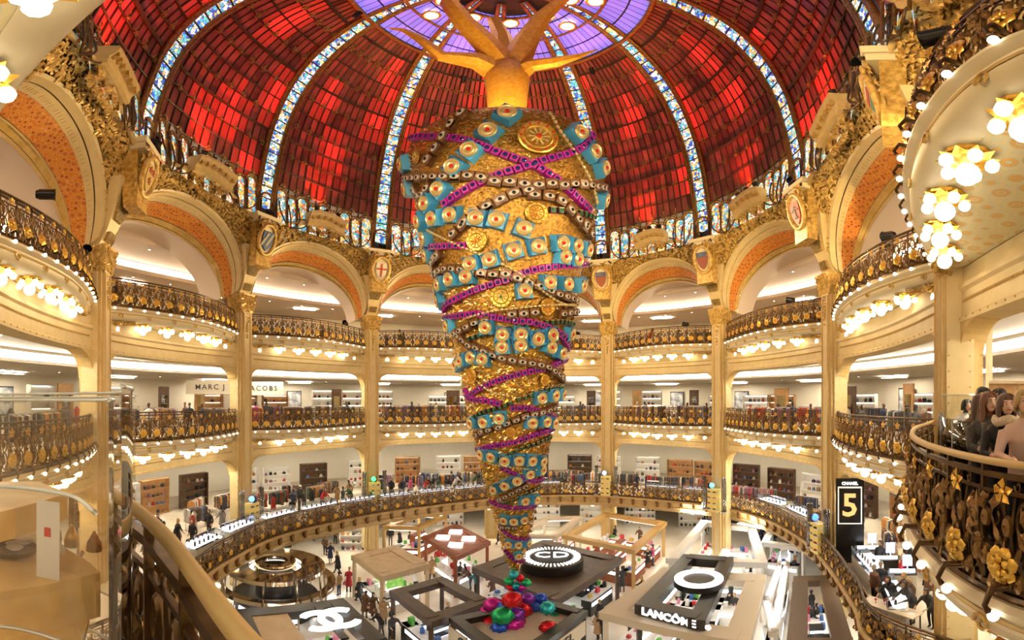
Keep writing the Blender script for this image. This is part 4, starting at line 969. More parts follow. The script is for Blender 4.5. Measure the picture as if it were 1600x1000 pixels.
# pearl lamps under the ring
for i in range(2, NV, 4):
    p, o, u = F2[2 * i + 1]; q = np.array(p) + np.array(o) * .9 + np.array([0, 0, Z1B + .05])
    t = thing('globe_lamp', 'x', 'lamp', q, 0, 'globes under the low ring'); later(t, 'white globe lamp under the low ring gallery')
    link('globe', GLOBE, t, Matrix.Translation((0, 0, -.2)) @ Matrix.Scale(.16, 4), None, True); link('lamp_base', LBASE, t, Matrix.Scale(.45, 4), None, True)

# ------------------------------------------------------------------ people
def person_mesh(name, legs, arms, lean=0.0, vox=.035, long_coat=False, hairlong=False, sit=False):
    # one continuous body grown from joints; faces coloured by what they cover
    mb = MB(); J = []
    hip = np.array([0, 0, .92 if not sit else .60]); sh = hip + np.array([0, -lean, .50]); nk = sh + np.array([0, -lean * .2, .08]); hd = nk + np.array([0, -.03 - lean * .25, .17])
    def limb(pts, rr, n=8): mb.tube(pts, rr, n); 
    mb.tube([hip + np.array([0, 0, -.1]), hip + np.array([0, 0, .05]), (hip + sh) / 2, sh + np.array([0, 0, -.08]), sh, nk], [.15, .165, .15, .175, .15, .06], 10)
    mb.tube([sh + np.array([-.19, 0, -.05]), sh + np.array([0, 0, -.03]), sh + np.array([.19, 0, -.05])], [.07, .10, .07], 8)
    mb.tube([nk + np.array([0, 0, -.05]), hd], .055, 8)
    mb.ball(hd, (.078, .098, .118), 12, 8); mb.ball(hd + np.array([0, -.098, -.015]), (.016, .026, .022), 6, 4)
    mb.ball(hd + np.array([0, .022, .03]), (.092, .1, .11), 12, 8)
    if hairlong: mb.ball(hd + np.array([0, .06, -.1]), (.098, .065, .18), 10, 8)
    for sx, (kn, ft) in zip((-1, 1), legs):
        h = hip + np.array([sx * .09, 0, -.05]); kn = np.array([sx * .1, kn[0], kn[1]]); ft = np.array([sx * .105, ft[0], ft[1]])
        limb([h, kn, ft + np.array([0, 0, .06])], [.095, .065, .045]); mb.tube([ft + np.array([0, .05, .045]), ft + np.array([0, -.07, .04]), ft + np.array([0, -.16, .03])], [.05, .045, .03], 6)
    for sx, (el, hn) in zip((-1, 1), arms):
        s0 = sh + np.array([sx * .2, 0, -.05]); el = sh + np.array([sx * el[0], el[1], el[2]]); hn = sh + np.array([sx * hn[0], hn[1], hn[2]])
        limb([s0, el, hn], [.07, .055, .036]); d = unit(hn - el); mb.ball(hn + d * .05, (.042, .042, .05), 7, 5)
        for q in (-.02, 0, .02): mb.tube([hn + d * .07 + np.array([q, 0, 0]), hn + d * .13 + np.array([q * 1.3, 0, -.01])], .014, 4)
        J.append(hn)
    if long_coat: mb.tube([hip + np.array([0, 0, .1]), hip + np.array([0, 0, -.15]), hip + np.array([0, 0, -.45])], [.17, .2, .23], 10)
    me = mb.mesh(name + '_raw', []) if False else bpy.data.meshes.new(name + '_raw')
    me.from_pydata(mb.v, [], mb.f)
    o = bpy.data.objects.new('tmp', me); md = o.modifiers.new('r', 'REMESH'); md.mode = 'VOXEL'; md.voxel_size = vox; md.use_smooth_shade = True
    s2 = o.modifiers.new('s', 'SMOOTH'); s2.iterations = 2; s2.factor = .4
    m2 = baked(o); m2.name = name
    bpy.data.objects.remove(o); bpy.data.meshes.remove(me)
    coat_z = hip[2] + (-.43 if long_coat else -.06)
    mats = [0] * len(m2.polygons)
    for i, p in enumerate(m2.polygons):
        c = np.array(p.center); k = 2
        if c[2] > nk[2] + .005 and math.hypot(c[0] - nk[0], c[1] - hd[1]) < .2:
            k = 0
            if c[1] > hd[1] - .035 and c[2] > hd[2] - .2 or c[2] > hd[2] + .065: k = 1
            if hairlong and c[1] > hd[1] - .02: k = 1
        elif hairlong and c[1] > nk[1] + .09 and c[2] > nk[2] - .15 and abs(c[0]) < .11: k = 1
        elif any(np.linalg.norm(c - hn) < .13 and np.linalg.norm(c - hn - np.array([0, -.04, 0])) < .15 for hn in J) and min(np.linalg.norm(c - hn) for hn in J) < .11: k = 0
        elif c[2] < coat_z or (sit and c[1] < -.16 and c[2] < hip[2] + .12 and abs(c[0]) < .22): k = 3
        if c[2] < .10: k = 4
        mats[i] = k
    for _ in range(5): m2.materials.append(None)
    m2.polygons.foreach_set('material_index', mats); m2.update(); return m2
PM = [person_mesh('person_stand', (((.0, .5), (.0, .0)), ((-.02, .5), (-.02, .0))), (((.27, .03, -.33), (.26, -.06, -.58)), ((.27, .03, -.33), (.25, -.04, -.58)))),
      person_mesh('person_walk', (((-.12, .5), (-.26, .02)), ((.02, .5), (.24, .05))), (((.27, .1, -.32), (.26, .1, -.56)), ((.27, -.08, -.32), (.24, -.24, -.5))), .04, hairlong=True, long_coat=True),
      person_mesh('person_phone', (((-.03, .5), (0, .0)), ((.03, .5), (.06, .0))), (((.26, -.08, -.32), (.12, -.32, -.24)), ((.27, .0, -.33), (.2, -.25, -.35))), .06, long_coat=True),
      person_mesh('person_lean', (((0, .5), (.08, .0)), ((-.05, .5), (-.02, .0))), (((.28, -.18, -.25), (.22, -.42, -.34)), ((.28, -.2, -.25), (.2, -.44, -.3))), .22, hairlong=True)]
skins = [mat('skin_light', (.72, .45, .30), .5), mat('skin_tan', (.52, .30, .18), .5)]
hairs = [mat('hair_black', (.015, .011, .009), .4), mat('hair_brown', (.09, .04, .018), .4), mat('hair_blond', (.45, .28, .10), .4), mat('hair_grey', (.35, .32, .29), .5)]
CO = {'black': (.012, .011, .012), 'charcoal': (.05, .048, .05), 'navy': (.015, .022, .06), 'brown': (.13, .06, .028), 'camel': (.42, .25, .11), 'red': (.45, .02, .02), 'grey': (.22, .20, .19), 'white': (.70, .66, .60), 'teal': (.02, .22, .28), 'green': (.04, .10, .05), 'pink': (.6, .12, .25)}
COATM = {k: mat('coat_' + k, v, .7) for k, v in CO.items()}
trou = [mat('trousers_black', (.014, .013, .014), .7), mat('jeans_blue', (.04, .06, .12), .7), mat('trousers_grey', (.10, .095, .09), .7)]
shoe = mat('shoes_dark', (.02, .016, .014), .4)
bagm = {'black': mat('bag_black', (.015, .014, .014), .4), 'red': mat('bag_red', (.55, .03, .03), .4), 'tan': mat('bag_tan', (.40, .22, .09), .4), 'pink': mat('bag_pink', (.75, .18, .30), .4)}
mb = MB(); mb.box((0, 0, -.15), (.10, .26, .24), None, .8); mb.tube([(0, -.09, -.03), (0, -.06, .12), (0, .06, .12), (0, .09, -.03)], .012, 4); BAGME = {k: mb.mesh('handbag', v) for k, v in bagm.items()}
def person(p, rz, pose=None, coat=None, where='', bag=None, sc=1.0, hair=None, group='people in the hall'):
    pose = R.randrange(4) if pose is None else pose; coat = coat or R.choices(list(CO), (9, 5, 4, 4, 3, 2, 3, 2, 1, 1, 1))[0]
    o = bpy.data.objects.new('person', PM[pose]); COL.objects.link(o); o.matrix_basis = Matrix.Translation(Vector([float(q) for q in p])) @ Matrix.Rotation(rz, 4, 'Z') @ Matrix.Scale(sc * R.uniform(.96, 1.04), 4)
    hr = hairs[hair] if hair is not None else R.choice(hairs[:3] + hairs[:2])
    for i, m in enumerate((R.choice(skins[:1] * 3 + skins[1:]), hr, COATM[coat], R.choice(trou), shoe)):
        o.material_slots[i].link = 'OBJECT'; o.material_slots[i].material = m
    o['category'] = 'person'; o['group'] = group
    act = ('standing', 'walking', 'holding a phone', 'leaning forward')[pose]
    later(o, 'person in %s coat %s %s' % (coat, act, where))
    if bag:
        link('handbag', BAGME[bag], o, Matrix.Translation((.30, -.02, .78 if pose != 1 else .85)), 'small %s handbag' % bag, True)
    return o
# ------------------------------------------------------------------ shop fittings
GC = [(.012, .012, .013), (.04, .038, .04), (.12, .06, .03), (.30, .17, .08), (.02, .025, .06), (.45, .38, .30), (.35, .03, .02), (.60, .55, .47), (.06, .07, .04), (.50, .22, .05), (.22, .10, .16), (.10, .14, .25)]
GMAT = [mat('garment_%d' % i, c, .8) for i, c in enumerate(GC)]
def garment_mesh(m):
    mb = MB(); mb.add([(-.05, -.03, 0), (-.05, .03, 0), (-.07, -.21, -.07), (-.07, .21, -.07), (-.08, -.24, -.5), (-.08, .24, -.5), (-.07, -.2, -.55), (-.07, .2, -.55), (-.09, -.22, -.95), (-.09, .22, -.95)] + [(.05, -.03, 0), (.05, .03, 0), (.07, -.21, -.07), (.07, .21, -.07), (.08, -.24, -.5), (.08, .24, -.5), (.07, -.2, -.55), (.07, .2, -.55), (.09, -.22, -.95), (.09, .22, -.95)],
           [(0, 2, 3, 1), (2, 4, 5, 3), (4, 6, 7, 5), (6, 8, 9, 7)] + [(11, 13, 12, 10), (13, 15, 14, 12), (15, 17, 16, 14), (17, 19, 18, 16)] + [(0, 10, 12, 2), (2, 12, 14, 4), (4, 14, 16, 6), (6, 16, 18, 8), (11, 1, 3, 13), (13, 3, 5, 15), (15, 5, 7, 17), (17, 7, 9, 19), (8, 18, 19, 9), (0, 1, 11, 10)])
    return mb.mesh('garment', m)
GME = [garment_mesh(m) for m in GMAT]
steel = mat('brushed_steel', (.60, .57, .52), .3, .9)
RKF = {}
def rack(p, rz, L, pal, label, h=1.45):
    root = thing('clothes_rack', label, 'clothes rack', p, rz, 'clothes racks in the shops'); later(root, label)
    if L not in RKF:
        mb = MB(); mb.tube([(-L / 2, 0, h), (L / 2, 0, h)], .02, 5)
        for x in (-L / 2, L / 2): mb.tube([(x, 0, 0), (x, 0, h)], .022, 5); mb.tube([(x, -.25, .02), (x, .25, .02)], .025, 5)
        RKF[L] = mb.mesh('frame', steel)
    link('frame', RKF[L], root, None, None, True)
    n = int(L / .17)
    for i in range(n):
        if R.random() < .08: continue
        link('garment', GME[R.choice(pal)], root, Matrix.Translation((-L / 2 + .1 + (L - .2) * i / max(1, n - 1), 0, h - .02)) @ Matrix.Rotation(R.uniform(-.15, .15), 4, 'Z') @ Matrix.Diagonal((1, 1, R.uniform(.85, 1.15), 1)), None, True)
    return root
def inout(s):
    p, q = ringpol(s); d = np.array([math.cos(p), math.sin(p)]); return d, math.atan2(d[1], d[0]) + PI / 2
lightpanel = mat('shelf_light_glow', (1, 1, 1), .5, emis=(1.0, .92, .78), es=3.0, sampling='NONE')
shelfw = mat('shelf_white', (.82, .77, .68), .4); shelfwood = mat('shelf_oak', (.52, .30, .12), .4, noise=((.42, .22, .08), 4)); darkwood = mat('dark_walnut', (.10, .05, .025), .35, noise=((.06, .03, .015), 4))
def shelf_unit(p, rz, w, h, label, frame=None, goods=True, n=4):
    root = thing('shelf_unit', label, 'shelf', p, rz, 'lit shelf units in the shops'); later(root, label); fm = frame or shelfw
    mb = MB(); mb.box((0, .2, h / 2), (w, .05, h)); link('back_panel', mb.mesh('back_panel', fm), root, None, None, True)
    for sx in (-1, 1): mb = MB(); mb.box((sx * w / 2, 0, h / 2), (.06, .42, h)); link('side_panel', mb.mesh('side_panel', fm), root, None, None, True)
    for i in range(n + 1):
        z = .06 + (h - .1) * i / n; mb = MB(); mb.box((0, 0, z), (w, .4, .04)); sh = link('shelf', mb.mesh('shelf', fm), root, None, None, True)
        if i > 0: mb = MB(); mb.box((0, .14, z - .05), (w * .94, .05, .04)); link('shelf_light', mb.mesh('shelf_light', lightpanel), sh, None, None, True)
        if goods and i < n:
            for k in range(int(w / .42)):
                if R.random() < .3: continue
                q = MB(); ww, hh = R.uniform(.16, .3), R.uniform(.14, .3); q.box((0, 0, hh / 2), (ww, .16, hh), None, .8); q.tube([(-ww * .3, 0, hh * .9), (-ww * .2, 0, hh * 1.35), (ww * .2, 0, hh * 1.35), (ww * .3, 0, hh * .9)], .012, 4)
                link('bag', q.mesh('bag', R.choice(GMAT)), sh, Matrix.Translation((-w / 2 + .25 + .42 * k, -.02, z + .02)), None, True)
    return root
def mannequin(p, rz, col, label):
    root = thing('mannequin', label, 'mannequin', p, rz, 'mannequins in the shops'); later(root, label)
    mb = MB(); mb.lathe([(.03, 0), (.03, .75)], 6); mb.lathe([(.2, 0), (.2, .03), (.04, .05)], 10); link('stand', mb.mesh('stand', steel), root, None, None, True)
    mb = MB(); mb.tube([(0, 0, .7), (0, 0, .95), (0, 0, 1.15), (0, 0, 1.38), (0, 0, 1.48), (0, 0, 1.6)], [.2, .17, .13, .17, .13, .05], 10); link('torso', mb.mesh('torso', col, True), root, None, None, True)
    return root
# ---- upper and middle storeys, bay by bay
def spot(b, lv, t0, t1, d0, d1, r):
    for _ in range(14):
        s = b + R.uniform(t0, t1); d, rz = inout(s); q = ring(s, 1.0) + d * R.uniform(d0, d1)
        if is_free(lv, q, r): claim(lv, q, r); return q, rz
    return None, None
def shop_bay(b, lv):
    zf = Z3F if lv == 3 else Z2F; nm = LEVN[lv]
    rr = lambda t, r: (b + t, r)
    for j, t in enumerate((.14, .36, .58, .8) if lv == 2 else (.2, .6)):
        if lv == 3 and R.random() < .3: continue
        q, rz = spot(b, lv, t, t + .14, 1.0, 2.4, .95)
        if q is not None: rack((q[0], q[1], zf), rz + R.uniform(-.2, .2), R.choice((1.6, 1.8, 2.0)), R.sample(range(12), 4), 'clothes rack on the %s storey in the %s bay' % (nm, ORD[b]))
    for j, t in enumerate((.2, .45, .7) if lv == 2 else (.4,)):
        q, rz = spot(b, lv, t, t + .2, 3.6, 6.0, 1.0)
        if q is not None: rack((q[0], q[1], zf), rz + R.uniform(-.5, .5), 2.0, R.sample(range(12), 4), 'rear clothes rack on the %s storey in the %s bay' % (nm, ORD[b]))
    for j in range(4):
        q, rz = spot(b, lv, .1, .9, .2, 3.2, .4)
        if q is not None: person((q[0], q[1], zf), rz + R.uniform(-1.5, 1.5), None, None, 'on %s storey, %s bay' % (nm, ORD[b]))
    for j in range(2):
        q, rz = spot(b, lv, .15, .85, 2.0, 4.5, .35)
        if q is not None: mannequin((q[0], q[1], zf), rz, R.choice(GMAT), 'dressed torso stand on the %s storey in the %s bay' % (nm, ORD[b]))
    if lv == 2:
        for j in range(2):
            q, rz = spot(b, lv, .05 + .45 * j, .4 + .5 * j, 4.4, 6.0, .8)
            if q is None: continue
            w2 = R.choice((.9, 1.3)); root = thing('display_panel', 'x', 'display panel', (q[0], q[1], zf), rz, 'display panels'); later(root, '%s framed display panel on the middle storey in the %s bay' % ('dark' if j else 'oak', ORD[b]))  # free-standing display panel with a reflective inset
            mb = MB(); mb.box((0, 0, 1.45), (w2, .12, 2.9)); link('board', mb.mesh('board', darkwood if j else shelfwood), root, None, None, True)
            mb = MB(); mb.box((0, -.075, 1.6), (w2 * .6, .02, 1.4)); mb.box((0, .075, 1.6), (w2 * .6, .02, 1.4)); link('glass', mb.mesh('glass', glass('mirror_glass', (.4, .4, .4), .5)), root, None, None, True)
        for j in range(4):
            q, rz = spot(b, lv, .25 * j, .25 * j + .2, 6.8, 7.6, 1.3)
            if q is not None: shelf_unit((q[0], q[1], zf), rz + PI, R.choice((2.0, 2.4)), R.choice((2.4, 2.9)), 'lit bag shelf on the middle storey in the %s bay' % ORD[b], R.choice((shelfw, shelfw, shelfwood)))
        for j in range(2):
            s_ = b + .3 + .45 * j; q = ring(s_, 1.6); d, rz = inout(s_)
            root = thing('wall_poster', 'x', 'poster', (q[0], q[1], zf + 1.0), rz, 'fashion posters on the back wall'); later(root, 'framed fashion poster on middle back wall, %s bay' % ORD[b])
            mb = MB(); mb.box((0, .0, .9), (1.5, .06, 1.9)); link('frame', mb.mesh('frame', black), root, None, None, True)
            mb = MB(); mb.box((0, .04, .9), (1.35, .03, 1.75)); mb.box((0, -.04, .9), (1.35, .03, 1.75)); link('sheet', mb.mesh('sheet', mat('poster_sheet', (.75, .72, .68), .4, noise=((.12, .14, .2), 1.6))), root, None, None, True)
for b in range(-1, 7):
    for lv in (2, 3): shop_bay(b, lv)
# ceiling downlights as round panels, and the lamps behind them
dlm = mat('downlight_glow', (1, 1, 1), .5, emis=(1.0, .90, .72), es=14.0, sampling='NONE')
mb = MB(); mb.lathe([(.16, 0), (.16, -.03), (.13, -.035)], 10); DLR = mb.mesh('trim_ring', shelfw)
mb = MB(); mb.lathe([(.13, -.02), (.0, -.045)], 10, cap=False); DLG = mb.mesh('lens', dlm)
def downlight(p, label):
    t = thing('downlight', label, 'downlight', p, 0, 'round ceiling downlights'); later(t, label); link('trim_ring', DLR, t, None, None, True); link('lens', DLG, t, None, None, True)
for b in range(-1, 8):
    for zc, r1, nm, n in ((2.44, 1.10, 'middle', 4), (-3.46, 1.12, 'lower', 5), (1.72, 1.4, 'middle rear', 4)):
        for j in range(n):
            p = RP(b + (j + .5) / n, r1, zc - .0); downlight(p, 'round downlight in %s storey ceiling of the %s bay' % (nm, ORD[b]))
    for zc, r1, n in ((9.62, 1.19, 4), (9.5, 1.25, 5), (8.54, 1.36, 5)):
        for j in range(n):
            if b < 7: downlight(RP(b + (j + .5) / n, r1, zc), 'round downlight in the ceiling beyond the arch of the %s bay' % ORD[b])
# lettering over the boutiques of the middle storey
ink = mat('black_lettering', (.01, .01, .01), .4)
def sign(body, x, y, D, size, m=ink, label='x', backc=None, sp=1.3):
    a = (x - XC) / FPX; p = np.array([D * math.sin(a), D * math.cos(a), D * math.tan((HOR - y) / FPX)]); t = np.array([math.cos(a), -math.sin(a), 0]); o = np.array([math.sin(a), math.cos(a), 0])
    w2 = size * len(body) * .85 * sp
    root = thing('shop_sign', label, 'sign', p, 0, None)
    mb = MB(); mb.box(p + o * .08, (w2, .06, size * 1.9), (t, o, (0, 0, 1))); mb.obj('board', backc or wallm, root)
    text_obj('lettering', body, size, m, root, frame_mat(p, t, (0, 0, 1), -o), .01, .004, 1.0, sp)
sign('MARC J', 328, 605, 30.5, .52, ink, 'white board lettered in black capitals in the second bay on the middle storey')
sign('ACOBS', 412, 607, 31.5, .52, ink, 'white board lettered in black capitals just beyond the second column')
# ---- first floor (behind the low ring)
def in_ring(q, m): return np.linalg.norm(q - C0) > min((np.linalg.norm(p - q), np.linalg.norm(p - C0)) for p in L1)[1] + m
claim(1, px_at(1542, 15.0, 0), 1.4)
CASES = []
for i in range(6, NV - 2, 3):
    p, o, u = F2[2 * i]; o = np.array(o); q = np.array(p) + o * 1.0; x, y = to_px((q[0], q[1], Z1F))
    if 240 < x < 1420 and not any(np.linalg.norm(q[:2] - np.array(c)) < 2.4 for c in COLP[:8]): CASES.append((q, o)); claim(1, q, 1.0)
for k in range(8): claim(1, np.array(COLP[k]) - unit(np.array(COLP[k]) - C0) * .9, 1.3)
for b in range(-1, 7):
    for j in range(7):
        q, rz = spot(b, 1, .04 + .13 * j, .14 + .13 * j, .8, 3.4, .95)
        if q is not None: rack((q[0], q[1], Z1F), rz + R.uniform(-.4, .4), R.choice((1.6, 1.8, 2.0)), R.sample(range(12), 4), 'clothes rack on the lower storey in the %s bay' % ORD[b])
    for j in range(4):
        q, rz = spot(b, 1, .25 * j, .25 * j + .2, 5.0, 6.0, 1.3)
        if q is not None: shelf_unit((q[0], q[1], Z1F), rz + PI, 2.4, 2.6, 'lit shelf unit on the lower storey in the %s bay' % ORD[b], R.choice((shelfw, shelfwood, darkwood)))
    for j in range(17):
        q, rz = spot(b, 1, .03, .97, -3.5, 1.4, .38)
        if q is not None and in_ring(q, 1.9): person((q[0], q[1], Z1F), R.uniform(0, 6.28), None, None, 'on lower storey, %s bay' % ORD[b], R.choice((None, 'black', 'tan', None)))
    for j in range(2):
        q, rz = spot(b, 1, .1, .9, -.5, .8, .35)
        if q is not None and in_ring(q, 1.9): mannequin((q[0], q[1], Z1F), rz, R.choice(GMAT), 'dressed torso stand on the lower storey in the %s bay' % ORD[b])
# glass pillars, yellow display and coloured lamp at the foot of each column on the first floor
acryl = glass('ribbed_acrylic', (.86, .88, .88), .18, .05); yel = mat('yellow_lit_display', (.85, .65, .18), .5, emis=(.9, .65, .2), es=.12)
for k in range(1, 7):
    P = np.array(COLP[k]); d = unit(P - C0); t = np.array([-d[1], d[0]])
    q = P - d * .9
    root = thing('display_case', 'yellow lit shoe display at the foot of the %s column on the lower storey' % COLN[k].replace(',', ''), 'display case', (q[0], q[1], Z1F), math.atan2(d[1], d[0]) - PI / 2)
    mb = MB(); mb.box((0, 0, .85), (.8, .5, 1.7)); link('body', mb.mesh('body', yel), root, None, None, True)
    for i in range(4):
        mb = MB(); mb.box((0, -.05, .2 + .42 * i), (.84, .5, .04)); link('shelf', mb.mesh('shelf', shelfw), root, None, None, True)
        for x in (-.25, .2):
            mb = MB(); mb.box((x, -.3, .26 + .42 * i), (.24, .1, .07), None, .6); link('shoe', mb.mesh('shoe', R.choice(GMAT)), root, None, None, True)
    for sx in (-1, 1):
        w2 = P - d * .9 + t * sx * .85
        g = thing('glass_pillar', 'clear ribbed pillar at the %s of the %s column on the lower storey' % ('left' if (sx < 0) else 'right', COLN[k].replace(',', '')), 'pillar', (w2[0], w2[1], Z1F), 0, 'ribbed glass pillars')
        for i in range(5):
            mb = MB(); mb.lathe([(.06, 0), (.06, 2.6)], 7, (.12 * math.cos(i * 1.257), .12 * math.sin(i * 1.257), 0)); link('rod', mb.mesh('rod', acryl, True), g, None, None, True)
        mb = MB(); mb.lathe([(.24, 0), (.24, .08), (.2, .1)], 12); link('base', mb.mesh('base', steel), g, None, None, True)
    col = {1: (.1, .3, 1), 2: (.05, 1, .15), 4: (.35, .5, 1), 5: (.1, .55, 1), 6: (.05, .15, 1)}.get(k)
    if col:
        w2 = P - d * 1.0 + t * .12; g = thing('effect_lamp', 'glowing %s stage lamp on the display at the %s column' % ('green' if k == 2 else 'blue', COLN[k]), 'stage lamp', (w2[0], w2[1], Z1F + 1.74), 0)
        mb = MB(); mb.ball((0, 0, .24), .19, 10, 7); link('lens', mb.mesh('lens', mat('effect_%d' % k, col, .3, emis=col, es=4.0), True), g, None, None, True)
        mb = MB(); mb.box((0, .14, .2), (.4, .2, .4)); link('body', mb.mesh('body', black), g, None, None, True)
# glass counters along the inside of the low ring
ctop = mat('counter_light_glow', (1, 1, 1), .4, emis=(.95, .95, 1.0), es=1.6, sampling='NONE'); cglass = glass('counter_glass', (.92, .95, .97), .15)
for q, o in CASES:
    root = thing('glass_counter', 'x', 'glass counter', (q[0], q[1], Z1F), math.atan2(o[1], o[0]) - PI / 2, 'glass counters behind the low balustrade'); later(root, 'lit glass counter behind the low ring balustrade')
    mb = MB(); mb.box((0, 0, .45), (2.6, .6, .9)); link('plinth', mb.mesh('plinth', shelfw), root, None, None, True)
    mb = MB(); mb.box((0, 0, 1.12), (2.6, .62, .42)); link('glass_box', mb.mesh('glass_box', cglass), root, None, None, True)
    mb = MB(); mb.box((0, .1, .94), (2.4, .4, .03)); link('light_bed', mb.mesh('light_bed', ctop), root, None, None, True)
    for k in range(6):
        mb = MB(); hh = R.uniform(.08, .22); mb.lathe([(.05, 0), (.05, hh), (.02, hh + .02), (.02, hh + .06)], 7, (-1.0 + .4 * k, 0, .96)); link('bottle', mb.mesh('bottle', R.choice(GMAT)), root, None, None, True)
# poster with the numeral on the first floor
a = (1328 - XC) / FPX; pD = 20.6; pp = np.array([pD * math.sin(a), pD * math.cos(a), 0]); tt = np.array([math.cos(a), -math.sin(a), 0]); oo = np.array([math.sin(a), math.cos(a), 0]); zc = pD * math.tan((HOR - 790) / FPX)
root = thing('poster_stand', 'black framed poster with a big golden 5 beside the right hand counters', 'poster', (pp[0], pp[1], Z1F))
mb = MB(); mb.box(pp + oo * .1 + np.array([0, 0, (Z1F + zc + 1.35) / 2]), (1.35, .16, zc + 1.35 - Z1F), (tt, oo, (0, 0, 1))); mb.obj('stand', black, root)
mb = MB(); mb.box(pp + np.array([0, 0, zc]), (1.16, .05, 1.9), (tt, oo, (0, 0, 1))); mb.obj('white_border', mat('poster_border', (.8, .78, .72), .5, emis=(1, .95, .85), es=.6), root)
mb = MB(); mb.box(pp - oo * .03 + np.array([0, 0, zc]), (1.04, .04, 1.76), (tt, oo, (0, 0, 1))); mb.obj('sheet', black, root)
glowgold = mat('golden_numeral_glow', (.9, .5, .2), .4, emis=(1.0, .50, .18), es=.8); whiteglow = mat('white_sign_glow', (1, 1, 1), .4, emis=(1, .98, .95), es=1.6)
text_obj('numeral', '5', 1.6, glowgold, root, frame_mat(pp - oo * .07 + np.array([0, 0, zc - .02]), tt, (0, 0, 1), -oo), .02, .03)
text_obj('lettering', 'CHANEL', .2, whiteglow, root, frame_mat(pp - oo * .07 + np.array([0, 0, zc + 1.12]), tt, (0, 0, 1), -oo), .01, .008)
# flat light panels added to the shop ceilings to brighten the interiors
pan_m = mat('ceiling_panel_glow', (1, 1, 1), .5, emis=(1.0, .90, .72), es=60.0)
for b in range(-1, 8):
    for zc, r1, n, L, nm in ((2.43, 1.06, 2, 2.2, 'middle storey'), (1.66, 1.5, 2, 2.2, 'rear middle storey'), (-3.47, 1.06, 3, 2.0, 'lower storey'), (-3.47, 1.35, 2, 2.0, 'rear lower storey'), (Z1B + .22, 1.0, 2, 2.0, 'ground storey'), (8.5, 1.42, 2, 2.0, 'upper storey')):
        if b == 7 and zc > 3: continue
        for j in range(n):
            s = b + (j + .5) / n; d, rz = inout(s); q = RP(s, r1, zc - .03)
            root = thing('added_ceiling_light', 'x', 'ceiling light', q, rz, 'added flat ceiling lights'); later(root, 'added flat light in %s ceiling, %s bay' % (nm, ORD[b]))
            mb = MB(); mb.box((0, 0, 0), (L, .36, .03)); link('diffuser', mb.mesh('diffuser', pan_m), root, None, None, True)
            mb = MB(); mb.box((0, .2, 0), (L + .1, .05, .05)); mb.box((0, -.2, 0), (L + .1, .05, .05)); link('frame', mb.mesh('frame', shelfw), root, None, None, True)
# ------------------------------------------------------------------ kiosks on the ground floor
ZK = ZG + 2.95
KM = {'black': mat('kiosk_black', (.02, .018, .016), .3), 'walnut': mat('kiosk_walnut', (.085, .05, .028), .4, noise=((.05, .028, .015), 2)), 'beige': mat('kiosk_beige', (.62, .47, .28), .5, noise=((.55, .40, .22), 2)), 'oak': mat('kiosk_oak', (.66, .42, .14), .4), 'white': mat('kiosk_white', (.84, .81, .76), .4), 'redwood': mat('kiosk_redwood', (.33, .10, .035), .45, noise=((.24, .06, .02), 2)), 'taupe': mat('kiosk_taupe', (.16, .11, .07), .5), 'cream': mat('kiosk_cream', (.76, .66, .50), .4)}
cl_white = mat('kiosk_light_glow', (1, 1, 1), .5, emis=(1.0, .96, .9), es=4.0); cl_cool = mat('kiosk_cool_glow', (1, 1, 1), .5, emis=(.82, .9, 1.0), es=3.2)
prodm = [mat('product_red', (.6, .03, .04), .4), mat('product_pink', (.75, .25, .40), .4), mat('product_gold', (.8, .5, .12), .3, .5), mat('product_black', (.015, .015, .018), .3), mat('product_white', (.8, .78, .74), .4), mat('product_blue', (.06, .15, .45), .4), mat('product_green', (.12, .45, .06), .4)]
def corners(q): return [np.array(px_on(x, y, ZK)[:2]) for x, y in q]
def beam2(mb, a, b, w2, h, z):
    a = np.array([a[0], a[1], z]); b = np.array([b[0], b[1], z]); t = unit(b - a); o = np.cross((0, 0, 1), t); mb.box((a + b) / 2, (np.linalg.norm(b - a), w2, h), (t, o, (0, 0, 1)))
def counter(root, c, t, L, m, glow=cl_white, h=1.05, prods=4):
    t3 = np.array([t[0], t[1], 0]); o3 = np.cross((0, 0, 1), t3); c = np.array([c[0], c[1], ZG])
    mb = MB(); mb.box(c + np.array([0, 0, h / 2]), (L, .6, h), (t3, o3, (0, 0, 1))); ctr_o = mb.obj('counter', m, root)
    mb = MB(); mb.box(c + np.array([0, 0, h + .02]), (L + .06, .66, .05), (t3, o3, (0, 0, 1))); mb.obj('counter_top', KM['white'], ctr_o)
    mb = MB(); mb.box(c + np.array([0, 0, h * .72]), (L * .9, .63, .22), (t3, o3, (0, 0, 1))); mb.obj('counter_light', glow, ctr_o)
    n = max(2, int(L * prods / 3))
    for i in range(n):
        mb = MB(); q = c + t3 * (-L / 2 + L * (i + .5) / n) + np.array([0, 0, h + .05]); hh = R.uniform(.12, .4); mb.box(q + np.array([0, 0, hh / 2]), (R.uniform(.12, .35), .2, hh), (t3, o3, (0, 0, 1)), R.uniform(.7, 1)); mb.obj('product', R.choice(prodm), ctr_o)
